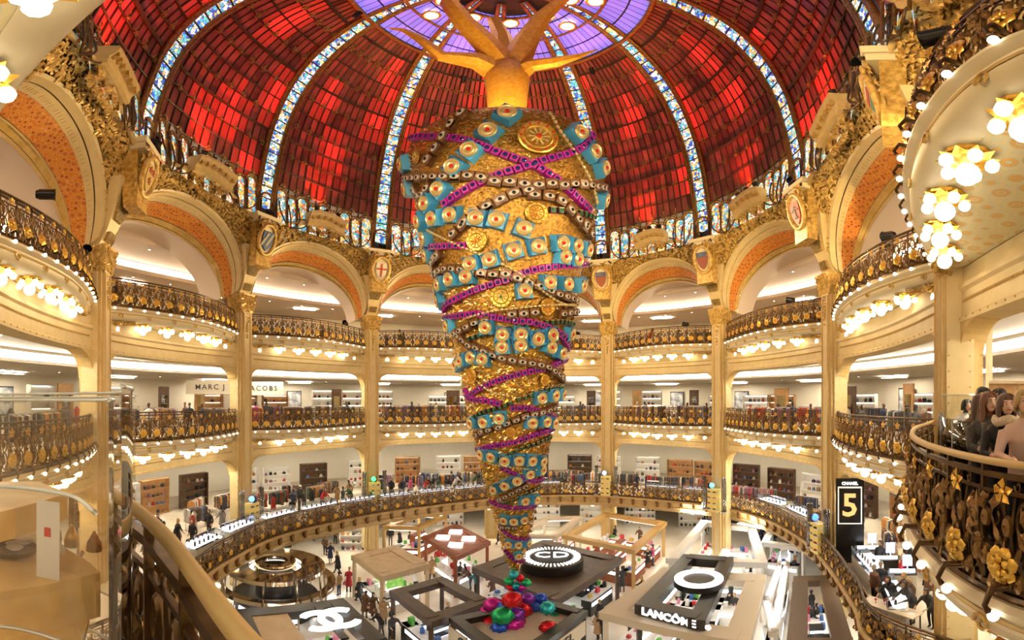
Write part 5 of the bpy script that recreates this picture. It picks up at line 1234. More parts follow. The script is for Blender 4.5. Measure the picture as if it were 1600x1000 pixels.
def kiosk(q, style, label, bw=.7, bh=.42, solid=None, ctr='white', glow=cl_white, inner=True, lights=True, group='ground floor kiosks', n_side=(0, 1, 2, 3), dz=0.0):
    C = corners(q); cen = sum(C) / 4
    root = thing('kiosk', label, 'kiosk', (cen[0], cen[1], ZG), 0, group); m = KM[style]
    for i in range(4):
        mb = MB(); a, b = C[i], C[(i + 1) % 4]; ins = unit(cen - (a + b) / 2) * bw * .5; beam2(mb, a + ins + unit(b - a) * bw * .5 * (i % 2), b + ins - unit(b - a) * bw * .5 * (i % 2), bw, bh, ZK - bh / 2 + dz + .03 * (i % 2)); mb.obj('canopy_beam', m, root)
        mb = MB(); p = a + (cen - a) * .07; mb.box((p[0], p[1], (ZG + ZK - bh + .1) / 2), (.2, .2, ZK - bh + .1 - ZG)); mb.obj('post', m, root)
        if lights:
            mb = MB(); u2 = unit(cen - (a + b) / 2) * bw * .5; aa, bb = a + (b - a) * .12 + u2, b + (a - b) * .12 + u2; beam2(mb, aa, bb, .16, .04, ZK - bh - .03); mb.obj('strip_light', glow, root)
    if solid:
        mb = MB(); v = [c + (cen - c) * .06 for c in C]; mb.add([(p[0], p[1], ZK - .12) for p in v] + [(p[0], p[1], ZK - .04) for p in v], [(3, 2, 1, 0), (4, 5, 6, 7)]); mb.obj('canopy_panel', KM[solid], root)
    for i in n_side:
        a, b = C[i], C[(i + 1) % 4]; t = unit(b - a); L = np.linalg.norm(b - a); k = max(1, int(L / 3.4))
        for j in range(k):
            c = a + (b - a) * (j + .5) / k + unit(cen - (a + b) / 2) * .75; counter(root, c, t, L / k * .74, KM[ctr], glow)
    if inner:
        t = unit(C[1] - C[0]); mb = MB(); t3 = (t[0], t[1], 0); o3 = np.cross((0, 0, 1), t3); mb.box((cen[0], cen[1], ZG + .9), (np.linalg.norm(C[1] - C[0]) * .3, .5, 1.8), (t3, o3, (0, 0, 1))); mb.obj('back_unit', KM[ctr], root)
        for zz in (.6, 1.1, 1.6):
            mb = MB(); mb.box((cen[0], cen[1], ZG + zz), (np.linalg.norm(C[1] - C[0]) * .28, .56, .12), (t3, o3, (0, 0, 1))); mb.obj('shelf_light', glow, root)
    return root, C, cen
def edge_frame(a, b, z, out):
    t = unit(b - a); t3 = np.array([t[0], t[1], 0]); o3 = np.array([out[0], out[1], 0]); o3 = unit(o3 - t3 * np.dot(o3, t3)); X = np.cross((0, 0, 1), o3); m = (a + b) / 2
    return np.array([m[0], m[1], z]), X, np.array([0, 0, 1.0]), o3
def ring_letter(mb, c, X, Y, Zn, r0, r1, a0, a1, h, n=20):
    vs = []
    for k in range(n + 1):
        a = a0 + (a1 - a0) * k / n; d = X * math.cos(a) + Y * math.sin(a); vs += [c + d * r0, c + d * r1, c + d * r0 + Zn * h, c + d * r1 + Zn * h]
    fs = []
    for k in range(n):
        i = 4 * k; j = i + 4; fs += [(i + 2, i + 3, j + 3, j + 2), (i + 1, j + 1, j + 3, i + 3), (i, i + 2, j + 2, j), (i, j, j + 1, i + 1)]
    fs += [(0, 1, 3, 2), (4 * n, 4 * n + 2, 4 * n + 3, 4 * n + 1)]; mb.add(vs, fs)
up3 = np.array([0, 0, 1.0])
# round mirrored bar
c = np.array(px_on(430, 884, ZK)[:2])
root = thing('round_bar', 'round black bar under two polished ring canopies at the left', 'kiosk', (c[0], c[1], ZG))
chrome = mat('polished_bronze', (.55, .45, .33), .08, .95)
for r0, r1, z, nm in ((1.5, 2.75, ZK, 'ring_canopy'), (2.9, 3.35, ZK - .95, 'lower_ring'), (.7, 1.15, ZK + .25, 'crown_ring')):
    mb = MB(); mb.lathe([(r1, -.12), (r1, .12), (r0, .12), (r0, -.12), (r1, -.12)], 40, (c[0], c[1], z), cap=False); mb.obj(nm, chrome, root, 'auto')
mb = MB(); mb.lathe([(2.3, 0), (2.3, 1.05), (2.4, 1.1), (2.4, 1.16), (1.8, 1.16)], 32, (c[0], c[1], ZG)); mb.obj('counter', KM['black'], root, 'auto')
mb = MB(); mb.lathe([(1.1, 0), (1.1, 2.5)], 24, (c[0], c[1], ZG)); mb.obj('core', KM['black'], root, True)
for k in range(10):
    a = 2 * PI * k / 10; mb = MB(); mb.box((c[0] + 2.31 * math.cos(a), c[1] + 2.31 * math.sin(a), ZG + .55), (.06, .5, .8), ((math.cos(a), math.sin(a), 0), (-math.sin(a), math.cos(a), 0), (0, 0, 1))); mb.obj('light_panel', cl_cool, root)
    mb = MB(); mb.tube([(c[0] + 2.9 * math.cos(a), c[1] + 2.9 * math.sin(a), ZG), (c[0] + 2.7 * math.cos(a), c[1] + 2.7 * math.sin(a), ZK)], .05, 6); mb.obj('post', chrome, root)
mb = MB(); mb.lathe([(1.45, -.06), (1.4, -.09), (1.2, -.06)], 32, (c[0], c[1], ZK - .05), cap=False); mb.obj('ring_light', cl_white, root)
# black kiosk with the interlocked rings
root, C, cen = kiosk([(360, 952), (536, 934), (612, 1004), (395, 1045)], 'black', 'black framed kiosk with two white interlocked rings at the lower left', .75, .45, None, 'cream')
mb = MB(); a, b = C[0], C[3]; v = [C[0] * .93 + C[1] * .07, C[0] * .55 + C[1] * .45, C[3] * .55 + C[2] * .45, C[3] * .93 + C[2] * .07]; mb.prism([tuple(p) for p in v], ZK - .2, ZK - .05); mb.obj('canopy_panel', KM['beige'], root)
for dx, a0, a1 in ((.42, .75, 2 * PI - .75), (-.42, PI + .75, 3 * PI - .75)):
    cc = np.array([*px_on(516, 972, ZK)[:2], ZK + .1]); Xv = unit(np.array([*(C[1] - C[0]), 0])); Yv = np.cross(up3, Xv); mb = MB(); ring_letter(mb, cc + Xv * dx, Xv, Yv, up3, .62, .9, a0, a1, .12, 28); mb.obj('ring_emblem', whiteglow, root)
mb = MB(); beam2(mb, (cc + Yv * 1.6)[:2], (cc - Yv * 1.6)[:2], .3, .1, ZK + .02); mb.obj('emblem_bar', KM['black'], root)
# beige canopy with plants
root, C, cen = kiosk([(550, 867), (617, 851), (672, 881), (596, 901)], 'beige', 'kiosk under a solid beige panelled canopy with green screens', .8, .35, 'beige', 'cream')
for i in range(4):
    m2 = (C[i] + C[(i + 1) % 4]) / 2; u2 = unit(cen - m2); p = m2 + u2 * 1.3; t = unit(C[(i + 1) % 4] - C[i]); mb = MB(); mb.box((p[0], p[1], ZG + 1.7), (1.1, .1, .7), ((t[0], t[1], 0), (u2[0], u2[1], 0), (0, 0, 1))); mb.obj('green_screen', mat('green_leaf_screen', (.15, .45, .05), .5, noise=((.5, .75, .25), 5), emis=(.2, .5, .08), es=.4), root)
kiosk([(609, 922), (691, 900), (766, 938), (673, 972)], 'walnut', 'open dark wood frame kiosk with blue lit counters', .62, .35, None, 'black', cl_cool)
root, C, cen = kiosk([(662, 838), (712, 818), (765, 846), (712, 870)], 'redwood', 'red wood canopy kiosk with white square lights in the distance', .5, .3, 'redwood', 'white')
for i in range(2):
    for j in range(2):
        p = C[0] + (C[1] - C[0]) * (.3 + .4 * i) + (C[3] - C[0]) * (.3 + .4 * j); mb = MB(); mb.box((p[0], p[1], ZK + .02), (.9, .9, .06)); mb.obj('light_square', cl_white, root)
kiosk([(596, 822), (655, 800), (700, 803), (655, 824)], 'oak', 'pale open frame kiosk far behind the red wood canopy', .5, .3, None, 'redwood')
# dark canopy with the lettered disc
root, C, cen = kiosk([(738, 886), (850, 843), (972, 871), (868, 938)], 'walnut', 'dark timber canopy kiosk carrying a round lettered disc', .8, .4, 'walnut', 'black', cl_cool)
cc = np.array([*px_on(862, 872, ZK + .5)[:2], ZK])
mb = MB(); mb.lathe([(1.75, 0), (1.75, .55), (1.6, .6)], 40, cc); mb.obj('disc', KM['black'], root, 'auto')
for k in range(44):
    a = 2 * PI * k / 44; d = np.array([math.cos(a), math.sin(a), 0]); mb = MB(); mb.box(cc + d * 1.42 + up3 * .62, (.36, .07, .05), (d, np.cross(up3, d), up3)); mb.obj('light_slat', whiteglow, root)
mb = MB(); mb.lathe([(1.12, .6), (1.12, .64)], 32, cc); mb.obj('inner_disc', mat('disc_matte', (.012, .012, .013), .6), root)
vw = unit(np.array([cc[0], cc[1], 0])); rx = np.cross(vw, up3)
for ch, dx in (('C', -.5), ('D', .5)): text_obj('letter', ch, 1.3, whiteglow, root, frame_mat(cc + up3 * .70 + rx * dx, rx, vw, up3), .02, .0, 1.05)
kiosk([(878, 836), (945, 800), (1042, 815), (992, 860)], 'oak', 'honey oak ring frame kiosk with red gift counters near the fifth column', .55, .3, None, 'redwood')
kiosk([(1040, 872), (1096, 812), (1180, 822), (1200, 880)], 'white', 'bright white open frame kiosk with glowing counters at the right', .6, .35, None, 'white', cl_cool)
kiosk([(1190, 842), (1204, 814), (1256, 824), (1258, 852)], 'white', 'smaller white kiosk behind the white frame near the sixth column', .5, .3, None, 'white', cl_cool, dz=-.25)
kiosk([(800, 838), (850, 808), (910, 806), (870, 838)], 'cream', 'cream kiosk with red edging behind the tree tip', .5, .25, None, 'redwood')
# beige frame with the black frame and the glowing ring
root, C, cen = kiosk([(935, 956), (1036, 886), (1198, 898), (1172, 1004)], 'cream', 'wide pale frame kiosk round the black frame with glowing ring', 1.0, .4, None, 'white', cl_white, False)
root, C, cen = kiosk([(992, 962), (1068, 880), (1146, 886), (1102, 990)], 'black', 'black frame kiosk with a glowing white ring on top', .7, .5, None, 'black', cl_white, False, dz=.62)
cc = np.array([*px_on(1092, 906, ZK + .9)[:2], ZK + .64]); mb = MB(); mb.lathe([(1.15, 0), (1.15, .3), (1.05, .32)], 36, cc); mb.obj('drum', KM['black'], root, 'auto')
mb = MB(); ring_letter(mb, cc + up3 * .3, np.array([1., 0, 0]), np.array([0, 1., 0]), up3, .74, 1.13, 0, 2 * PI, .08, 40); mb.obj('ring_light', whiteglow, root)
p, X, Y, o3 = edge_frame(C[3], C[0], ZK + .38, ((C[3] + C[0]) / 2 - cen)); text_obj('lettering', 'LANCÔME', .52, whiteglow, root, frame_mat(p + o3 * .05, X, Y, o3), .03, .012)
mb = MB(); ring_letter(mb, p + o3 * .06 + X * 1.75, X, Y, o3, .0, .14, 0, 2 * PI, .04, 5); mb.obj('flower_emblem', whiteglow, root)
# pale kiosk under the balloons
root, C, cen = kiosk([(700, 968), (842, 936), (918, 958), (800, 1040)], 'black', 'black edged kiosk heaped with metallic balloons below the tree', .45, .3, None, 'cream', cl_white, True, dz=.12)
mb = MB(); v = [q + (cen - q) * .1 for q in C]; mb.add([(p[0], p[1], ZK - .25) for p in v] + [(p[0], p[1], ZK - .2) for p in v], [(3, 2, 1, 0), (4, 5, 6, 7)]); mb.obj('canopy_panel', KM['cream'], root)
for i, j in ((2, 3), (3, 0)):
    mid = (C[i] + C[j]) / 2; out = mid - cen; p, X, Y, o3 = edge_frame(C[i], C[j], ZK - .7, out)
    mb = MB(); mb.box(p - o3 * .02, (np.linalg.norm(C[i] - C[j]) * .98, .05, .8), (X, o3, Y)); mb.obj('fascia', KM['cream'], root)
    text_obj('lettering', 'CHANEL', .62, ink, root, frame_mat(p + o3 * .02 + up3 * .05, X, Y, o3), .02, .012, 1.0, 1.15)
# brown frame at the lower right
kiosk([(1240, 900), (1302, 898), (1336, 1010), (1228, 1010)], 'taupe', 'taupe open frame kiosk at the lower right under the ring', .75, .35, None, 'black')
kiosk([(1196, 930), (1218, 872), (1230, 872), (1210, 985)], 'white', 'narrow white counter run beside the taupe frame', .4, .2, None, 'white', cl_cool, False, dz=-.3)
# balloons
BC = {'red': (.75, .02, .03), 'blue': (.03, .12, .75), 'magenta': (.72, .03, .45), 'green': (.02, .55, .20), 'turquoise': (.03, .55, .65), 'violet': (.30, .05, .60)}
BMT = {k: mat('foil_' + k, v, .22, .55) for k, v in BC.items()}
def balloon_mesh(m):
    mb = MB(); vs = []; n, mm = 16, 10
    for i in range(1, mm):
        a = PI * i / mm
        for k in range(n): rr = 1 + .09 * math.cos(8 * 2 * PI * k / n); vs.append((math.sin(a) * rr * math.cos(2 * PI * k / n), math.sin(a) * rr * math.sin(2 * PI * k / n), -.85 * math.cos(a)))
    b = len(vs); vs += [(0, 0, -.9), (0, 0, .9)]; fs = [(i * n + k, i * n + (k + 1) % n, (i + 1) * n + (k + 1) % n, (i + 1) * n + k) for i in range(mm - 2) for k in range(n)]
    for k in range(n): fs += [(b, (k + 1) % n, k), (b + 1, (mm - 2) * n + k, (mm - 2) * n + (k + 1) % n)]
    return MB().add(vs, fs).mesh('foil', m, True)
BME = {k: balloon_mesh(m) for k, m in BMT.items()}
mb = MB(); mb.lathe([(.16, 0), (.06, .12), (.0, .16)], 7, (0, 0, -1.05)); KNOT = {k: mb.mesh('knot', m) for k, m in BMT.items()}
bal = [(800, 937, .42, 'red'), (770, 945, .4, 'magenta'), (835, 945, .4, 'blue'), (855, 950, .34, 'turquoise'), (815, 952, .46, 'red'), (785, 962, .46, 'green'), (765, 972, .42, 'red'), (835, 972, .5, 'blue'), (800, 975, .55, 'magenta'), (867, 968, .34, 'green'), (856, 980, .34, 'red'), (815, 992, .5, 'magenta'), (790, 990, .42, 'turquoise'), (805, 960, .4, 'violet'), (760, 955, .3, 'magenta'), (780, 980, .34, 'blue'), (825, 935, .3, 'violet'), (845, 935, .3, 'blue'), (790, 948, .36, 'blue'), (845, 990, .36, 'magenta'),
       (803, 898, .24, 'turquoise'), (795, 908, .22, 'green'), (812, 903, .22, 'red'), (806, 915, .22, 'turquoise'), (822, 910, .24, 'green'), (797, 918, .2, 'red'), (815, 918, .22, 'magenta'), (808, 926, .24, 'blue')]
for i, (x, y, r, c) in enumerate(bal):
    D = 17.6 + .9 * ((i * 7) % 5 - 2) / 2 if i < 20 else 18.9
    z = D * math.tan((HOR - y) / FPX); t = thing('balloon', 'x', 'balloon', px_at(x, D, z), R.random() * 6, 'metallic balloons below the tree')
    later(t, '%s %s metallic balloon %s' % ('large' if r > .4 else 'small' if r < .28 else 'medium', c, 'in the heap on the black edged kiosk' if i < 20 else 'strung under the tip of the hanging tree'))
    for nm, mm in (('foil', BME[c]), ('knot', KNOT[c])): link(nm, mm, t, Matrix.Rotation(R.uniform(-.6, .6), 4, 'X') @ Matrix.Scale(r, 4), None, True)
# people on the ground floor, from the photograph
gp = [(516, 880, 1, 'navy', None), (528, 897, 1, 'black', None), (508, 868, 0, 'brown', None), (524, 850, 0, 'camel', None), (540, 845, 0, 'charcoal', None), (560, 942, 1, 'black', 'black'), (545, 925, 2, 'red', 'pink'), (530, 930, 0, 'camel', None), (570, 965, 2, 'brown', None), (582, 968, 1, 'brown', None), (600, 975, 2, 'camel', 'black'), (596, 995, 3, 'black', None), (612, 1000, 3, 'charcoal', None),
      (490, 845, 1, 'black', None), (505, 838, 0, 'charcoal', None), (610, 852, 0, 'black', None), (625, 858, 1, 'black', None), (640, 860, 0, 'charcoal', None), (660, 832, 0, 'grey', None), (675, 905, 1, 'camel', None), (685, 890, 0, 'red', None), (708, 910, 0, 'red', None), (718, 915, 2, 'charcoal', None), (726, 918, 0, 'grey', None), (735, 922, 3, 'brown', None), (745, 930, 3, 'teal', None), (770, 940, 2, 'brown', None),
      (915, 938, 0, 'black', None), (925, 938, 0, 'black', None), (937, 978, 0, 'black', None), (934, 1000, 2, 'camel', None), (945, 1002, 3, 'black', None), (972, 925, 2, 'charcoal', None), (1012, 887, 1, 'black', 'pink'), (1020, 884, 0, 'pink', None), (1008, 942, 3, 'black', None), (1060, 950, 0, 'white', None), (1135, 965, 3, 'black', None), (1148, 968, 2, 'charcoal', None), (960, 850, 2, 'black', None), (1000, 852, 3, 'brown', None), (1100, 835, 1, 'black', None), (1105, 832, 0, 'grey', None),
      (1268, 965, 0, 'black', None), (1276, 985, 0, 'black', None), (1262, 990, 3, 'black', None), (1243, 868, 1, 'black', 'red'), (1232, 862, 0, 'charcoal', None), (480, 905, 2, 'pink', None), (475, 842, 3, 'black', None), (455, 848, 0, 'grey', None), (985, 1000, 3, 'black', None), (300, 980, 0, 'black', None), (820, 850, 0, 'red', None), (780, 852, 1, 'black', None), (1190, 850, 1, 'navy', None), (1210, 855, 0, 'black', None), (700, 985, 0, 'charcoal', None), (650, 925, 3, 'white', None)]
for x, y, ps, co, bg in gp:
    p = px_on(x, y, ZG); person(p, R.uniform(0, 6.28), ps, co, 'among ground floor kiosks', bg, 1.0)
# ceiling lamps of the ground floor ring are the pearl globes; cosmetics counters under the ring at the right
for x, y, sz in ((1085, 795, 3.0), (1150, 792, 3.0), (1000, 790, 3.0), (560, 838, 3.0), (640, 800, 3.0), (430, 832, 2.6), (700, 792, 3.0), (850, 795, 3.0), (930, 790, 3.0)):
    D = 12.6 / math.tan((y + 42 - HOR) / FPX) + 3; a = (x - XC) / FPX; p = (D * math.sin(a), D * math.cos(a), ZG)
    r = shelf_unit(p, -a, sz, 2.7, 'lit cosmetics wall shelf on the ground floor beyond the low ring', R.choice((shelfw, shelfw, darkwood)))
# ---- cafe tables on the first floor at the lower right
cafe_oak = mat('cafe_tabletop', (.75, .62, .42), .35); chairm = mat('grey_chair', (.12, .11, .10), .6)
def chair(p, rz, label):
    root = thing('chair', label, 'chair', p, rz, 'cafe chairs on the lower storey'); later(root, label)
    mb = MB(); mb.box((0, 0, .45), (.44, .42, .06)); link('seat', mb.mesh('seat', chairm), root, None, None, True)
    mb = MB(); mb.box((0, .2, .75), (.42, .05, .5), None, .92); link('backrest', mb.mesh('backrest', chairm), root, None, None, True)
    for sx in (-1, 1):
        for sy in (-1, 1): mb = MB(); mb.tube([(sx * .19, sy * .18, .44), (sx * .21, sy * .2, 0)], .018, 5); link('leg', mb.mesh('leg', black), root, None, None, True)
def table(x, y, L, W, rz, label, zf=Z1F, h=.9):
    p = (x, y); root = thing('cafe_table', label, 'table', (p[0], p[1], zf), rz); later(root, label)
    mb = MB(); mb.box((0, 0, h - .02), (W, L, .05)); link('top', mb.mesh('top', cafe_oak), root, None, None, True)
    for sx in (-1, 1):
        for sy in (-1, 1): mb = MB(); mb.tube([(sx * W * .42, sy * L * .45, h - .04), (sx * W * .42, sy * L * .45, 0)], .03, 5); link('leg', mb.mesh('leg', black), root, None, None, True)
    return p
table(10.95, 8.7, 2.2, .6, 0, 'pale bar counter with red glasses inside the low ring'); table(12.7, 4.9, 1.0, .7, .4, 'small pale cafe table in the lower right corner')
gl = mat('red_drink', (.6, .02, .02), .2)
for i, (x, y) in enumerate(((10.9, 9.3), (11.0, 9.0))):
    p = (x, y, Z1F + .905); mb = MB(); mb.lathe([(.035, 0), (.008, .02), (.008, .09), (.045, .13), (.04, .2)], 8, p); later(tag(mb.obj('wine_glass', gl), 'x', 'glass', 'drinks on the bar counter'), 'red glass on the pale bar counter')
for i, (x, y) in enumerate(((10.9, 8.6), (11.0, 8.2), (10.9, 7.85))):
    p = (x, y, Z1F + .905); mb = MB(); mb.lathe([(.11, 0), (.13, .02), (.1, .015)], 12, p); later(tag(mb.obj('plate', whitep), 'x', 'plate', 'plates on the bar counter'), 'white plate on the pale bar counter')
for i, (x, y, rz) in enumerate(((1405, 888, .4), (1418, 905, 2.0), (1432, 880, 1.2), (1462, 920, 2.6), (1470, 905, .9))): chair(px_on(x, y + 12, Z1F), rz, 'grey cafe chair beside the low ring on the lower storey')
for i, (x, y, ps, co, hr) in enumerate(((12.0, 10.3, 0, 'brown', 3), (12.5, 10.4, 0, 'black', 3), (11.75, 9.2, 3, 'black', 0), (11.75, 8.4, 3, 'charcoal', 0), (12.4, 8.9, 3, 'brown', 2), (11.75, 7.65, 3, 'black', 0), (13.5, 4.9, 3, 'black', 1), (14.6, 12.2, 0, 'black', 0))):
    person((x, y, Z1F), -PI / 2 + R.uniform(-.3, .3), ps, co, 'at the lower storey bar', None, 1.0, hr)
# dark bottle cabinet
a = (1542 - XC) / FPX; D = 15.0; cp = np.array([D * math.sin(a), D * math.cos(a), 0]); tt = np.array([math.cos(a), -math.sin(a), 0]); oo = np.array([math.sin(a), math.cos(a), 0])
root = thing('bottle_cabinet', 'tall black cabinet with a lit row of bottles behind the cafe tables', 'cabinet', (cp[0], cp[1], Z1F))
mb = MB(); mb.box(cp + oo * .3 + up3 * (Z1F + 1.4), (2.2, .6, 2.8), (tt, oo, up3)); mb.obj('body', black, root)
mb = MB(); mb.box(cp - oo * .02 + up3 * (Z1F + 1.25), (1.9, .5, .05), (tt, oo, up3)); mb.obj('shelf', KM['white'], root)
mb = MB(); mb.box(cp - oo * .02 + up3 * (Z1F + 2.3), (1.9, .1, .06), (tt, oo, up3)); mb.obj('shelf_light', cl_white, root)
for k in range(6):
    mb = MB(); mb.lathe([(.06, 0), (.06, .3), (.02, .38), (.02, .48)], 8, cp - oo * .1 + tt * (-.75 + .3 * k) + up3 * (Z1F + 1.28)); mb.obj('bottle', mat('dark_bottle', (.03, .03, .015), .15), root)
# make-up counters on the first floor at the right
for i, (x, y, D) in enumerate(((1356, 840, 20.0), (1384, 850, 18.6), (1410, 832, 17.0))):
    a = (x - XC) / FPX; p = (D * math.sin(a), D * math.cos(a), Z1F); root = thing('makeup_counter', 'x', 'counter', p, -a, 'make-up counters'); later(root, 'make-up counter with glowing top by the numeral poster')
    mb = MB(); mb.box((0, 0, .5), (1.1, .6, 1.0)); link('body', mb.mesh('body', (KM['cream'], KM['black'])[i % 2]), root, None, None, True)
    mb = MB(); mb.box((0, 0, 1.03), (1.15, .65, .06)); link('top', mb.mesh('top', KM['black']), root, None, None, True)
    mb = MB(); mb.box((0, 0, 1.08), (1.0, .3, .05)); link('light_bar', mb.mesh('light_bar', cl_cool), root, None, None, True)
    mb = MB(); mb.box((.2, .15, 1.5), (.4, .05, .5)); mb.tube([(.2, .15, 1.05), (.2, .15, 1.3)], .03, 5); link('screen', mb.mesh('screen', mat('screen_glow', (.3, .4, .6), .3, emis=(.5, .65, 1), es=1.2)), root, None, None, True)
# ------------------------------------------------------------------ foreground right: cafe counter behind the near railing
marb = mat('pale_marble_top', (.78, .70, .58), .2, noise=((.66, .57, .44), 3))
bp7 = resample(bal_pts(7), 60)[0]; F7 = frames(bp7)
cnt = thing('cafe_counter', 'long pale marble cafe counter behind the near bronze railing', 'counter', (bp7[34][0], bp7[34][1], Z2F))
sec = [(p, o, u) for p, o, u in F7[12:58]]
mb = MB(); mb.sweep([(np.array(p) + np.array([0, 0, -.47]), o, u) for p, o, u in sec], [(.55, -.04), (.55, 0), (1.05, 0), (1.05, -.04)]); mb.obj('top', marb, cnt)
mb = MB(); mb.sweep([(np.array(p) + np.array([0, 0, Z2F]), o, u) for p, o, u in sec], [(.75, 0), (.75, 1.43), (.85, 1.43), (.85, 0)]); mb.obj('front', darkwood, cnt)
clear = glass('clear_screen', (.96, .97, .96), .05)
for i in range(14, 58, 7):
    p, o, u = F7[i]; o = np.array(o); t = np.array([-o[1], o[0], 0]); q = np.array(p) + o * .5
    mb = MB(); mb.box(q + np.array([0, 0, -.62]), (.05, .05, .7), (t, o, up3)); mb.obj('screen_post', steel, cnt)
mb = MB(); mb.sweep([(np.array(p) + np.array([0, 0, -.9]), o, u) for p, o, u in F7[14:57]], [(.48, 0), (.48, .62), (.495, .62), (.495, 0)]); mb.obj('glass_screen', clear, cnt, True)
# bent glass end screen
gsr = thing('glass_screen', 'tall bent clear glass screen at the far end of the cafe counter', 'glass screen', (F7[12][0][0], F7[12][0][1], Z2F))
p, o, u = F7[13]; o = np.array(o); t = np.array([-o[1], o[0], 0]); mb = MB(); arc = [np.array(p) + o * (.45 + .9 * math.sin(a)) + t * (.5 - .5 * math.cos(a)) for a in np.linspace(0, PI / 2, 9)]
mb.add([tuple(q + np.array([0, 0, z])) for z in (-.9, .12) for q in arc], [(i, i + 1, 10 + i, 9 + i) for i in range(8)]); mb.obj('pane', glass('clear_screen2', (.9, .92, .9), .12), gsr, True)
mb = MB(); mb.tube([q + np.array([0, 0, .12]) for q in arc], .014, 5); mb.obj('top_edge', steel, gsr)
def close_person(x, D, zhead, rz, hair, coat, label, scarf=None, long=True, lean=.18, sc=1.0, arms=None):
    me = person_mesh('close_person', (((0, .5), (.08, .0)), ((-.05, .5), (-.02, .0))), arms or (((.27, -.12, -.28), (.16, -.36, -.30)), ((.27, -.14, -.28), (.13, -.38, -.27))), lean, .02, False, long)
    a = (x - XC) / FPX; o = bpy.data.objects.new('person', me); COL.objects.link(o); z0 = zhead - 1.67 * sc
    o.matrix_basis = Matrix.Translation((D * math.sin(a), D * math.cos(a), z0)) @ Matrix.Rotation(rz, 4, 'Z') @ Matrix.Scale(sc, 4)
    for i, m in enumerate((skins[0], hair, coat, trou[0], shoe)): me.materials[i] = m
    tag(o, label, 'person', 'people at the cafe counter')
    hd = np.array([0, -lean * 1.45 - .03, 1.67])
    for sx in (-1, 1):
        mb = MB(); mb.ball(hd + np.array([sx * .032, -.088, .012]), (.012, .009, .006), 6, 4); link('eye', mb.mesh('eye', eyew, True), o, None, None, True)
        mb = MB(); mb.ball(hd + np.array([sx * .032, -.094, .012]), (.007, .006, .0065), 6, 4); link('iris', mb.mesh('iris', pupil, True), o, None, None, True)
        mb = MB(); mb.tube([hd + np.array([sx * .016, -.094, .034]), hd + np.array([sx * .034, -.096, .04]), hd + np.array([sx * .05, -.085, .034])], .004, 4); link('eyebrow', mb.mesh('eyebrow', hair), o, None, None, True)
        mb = MB(); mb.ball(hd + np.array([sx * .08, -.0, -.005]), (.012, .022, .032), 6, 4); link('ear', mb.mesh('ear', skins[0], True), o, None, None, True)
    mb = MB(); mb.tube([hd + np.array([-.024, -.088, -.052]), hd + np.array([0, -.096, -.05]), hd + np.array([.024, -.088, -.052])], .007, 5); link('mouth', mb.mesh('mouth', mat('lips', (.5, .12, .10), .4), True), o, None, None, True)
    mb = MB()
    for k in range(26):      # hair strands over the crown
        b = 2 * PI * k / 26; d = np.array([math.cos(b), math.sin(b), 0])
        if d[1] < -.75: continue
        top = hd + np.array([0, .02, .132]); e = hd + np.array([d[0] * .1, .02 + d[1] * .115, .0 if d[1] < -.2 else -.05]); f = e + np.array([d[0] * .0, .01, (-.22 if long else -.05) if d[1] > -.55 else -.02])
        mb.tube(catmull([top, hd + np.array([d[0] * .08, .02 + d[1] * .09, .09]), e, f], 6), [.012, .022, .024, .024, .022, .018, .008], 5)
    link('hair', mb.mesh('hair', hair, True), o, None, None, True)
    if scarf:
        mb = MB(); mb.tube([hd + np.array([.12 * math.cos(b), .02 + .11 * math.sin(b), -.17 + .02 * math.sin(3 * b)]) for b in np.linspace(0, 2 * PI, 17)[:-1]], .055, 7, True); mb.tube([hd + np.array([.03, -.1, -.18]), hd + np.array([.05, -.15, -.35]), hd + np.array([.04, -.12, -.6])], [.05, .06, .05], 7); link('scarf', mb.mesh('scarf', scarf, True), o, None, None, True)
    return o
cs = mat('cream_wool', (.70, .58, .40), .8, noise=((.55, .42, .26), 30)); tweed = mat('dark_tweed', (.05, .045, .04), .9, noise=((.12, .10, .08), 60)); pinkk = mat('pink_knit', (.62, .40, .30), .8)
close_person(1563, 5.1, -.06, -.9, hairs[1], COATM['black'], 'dark haired woman with a cream scarf looking down at the cafe counter', cs)
close_person(1532, 5.5, -.03, -.7, mat('hair_auburn', (.16, .055, .02), .4), tweed, 'auburn haired woman in dark tweed bending over her tray')
close_person(1597, 4.6, -.02, -1.1, hairs[2], pinkk, 'blond person in a pale pink jumper at the right edge', None, False)
close_person(1512, 6.2, -.05, -.4, hairs[1], COATM['brown'], 'brown haired person at the far end of the cafe counter', None, True)
close_person(1545, 7.0, .06, -1.4, hairs[0], COATM['black'], 'black haired person standing behind the women at the counter', None, False)
close_person(1580, 6.6, .04, -1.9, hairs[0], COATM['black'], 'dark haired person in black turned away behind the scarf wearer', None, True)
close_person(1555, 8.4, .12, -2.4, hairs[0], COATM['navy'], 'person in a navy cap and coat far behind the counter', None, False)
close_person(1592, 7.8, .12, -1.0, hairs[2], COATM['grey'], 'fair haired person in grey behind the counter near the oak wall', None, True)
close_person(1498, 9.5, -.12, -.4, hairs[0], COATM['white'], 'person in white seated low beyond the bent glass screen', None, False)
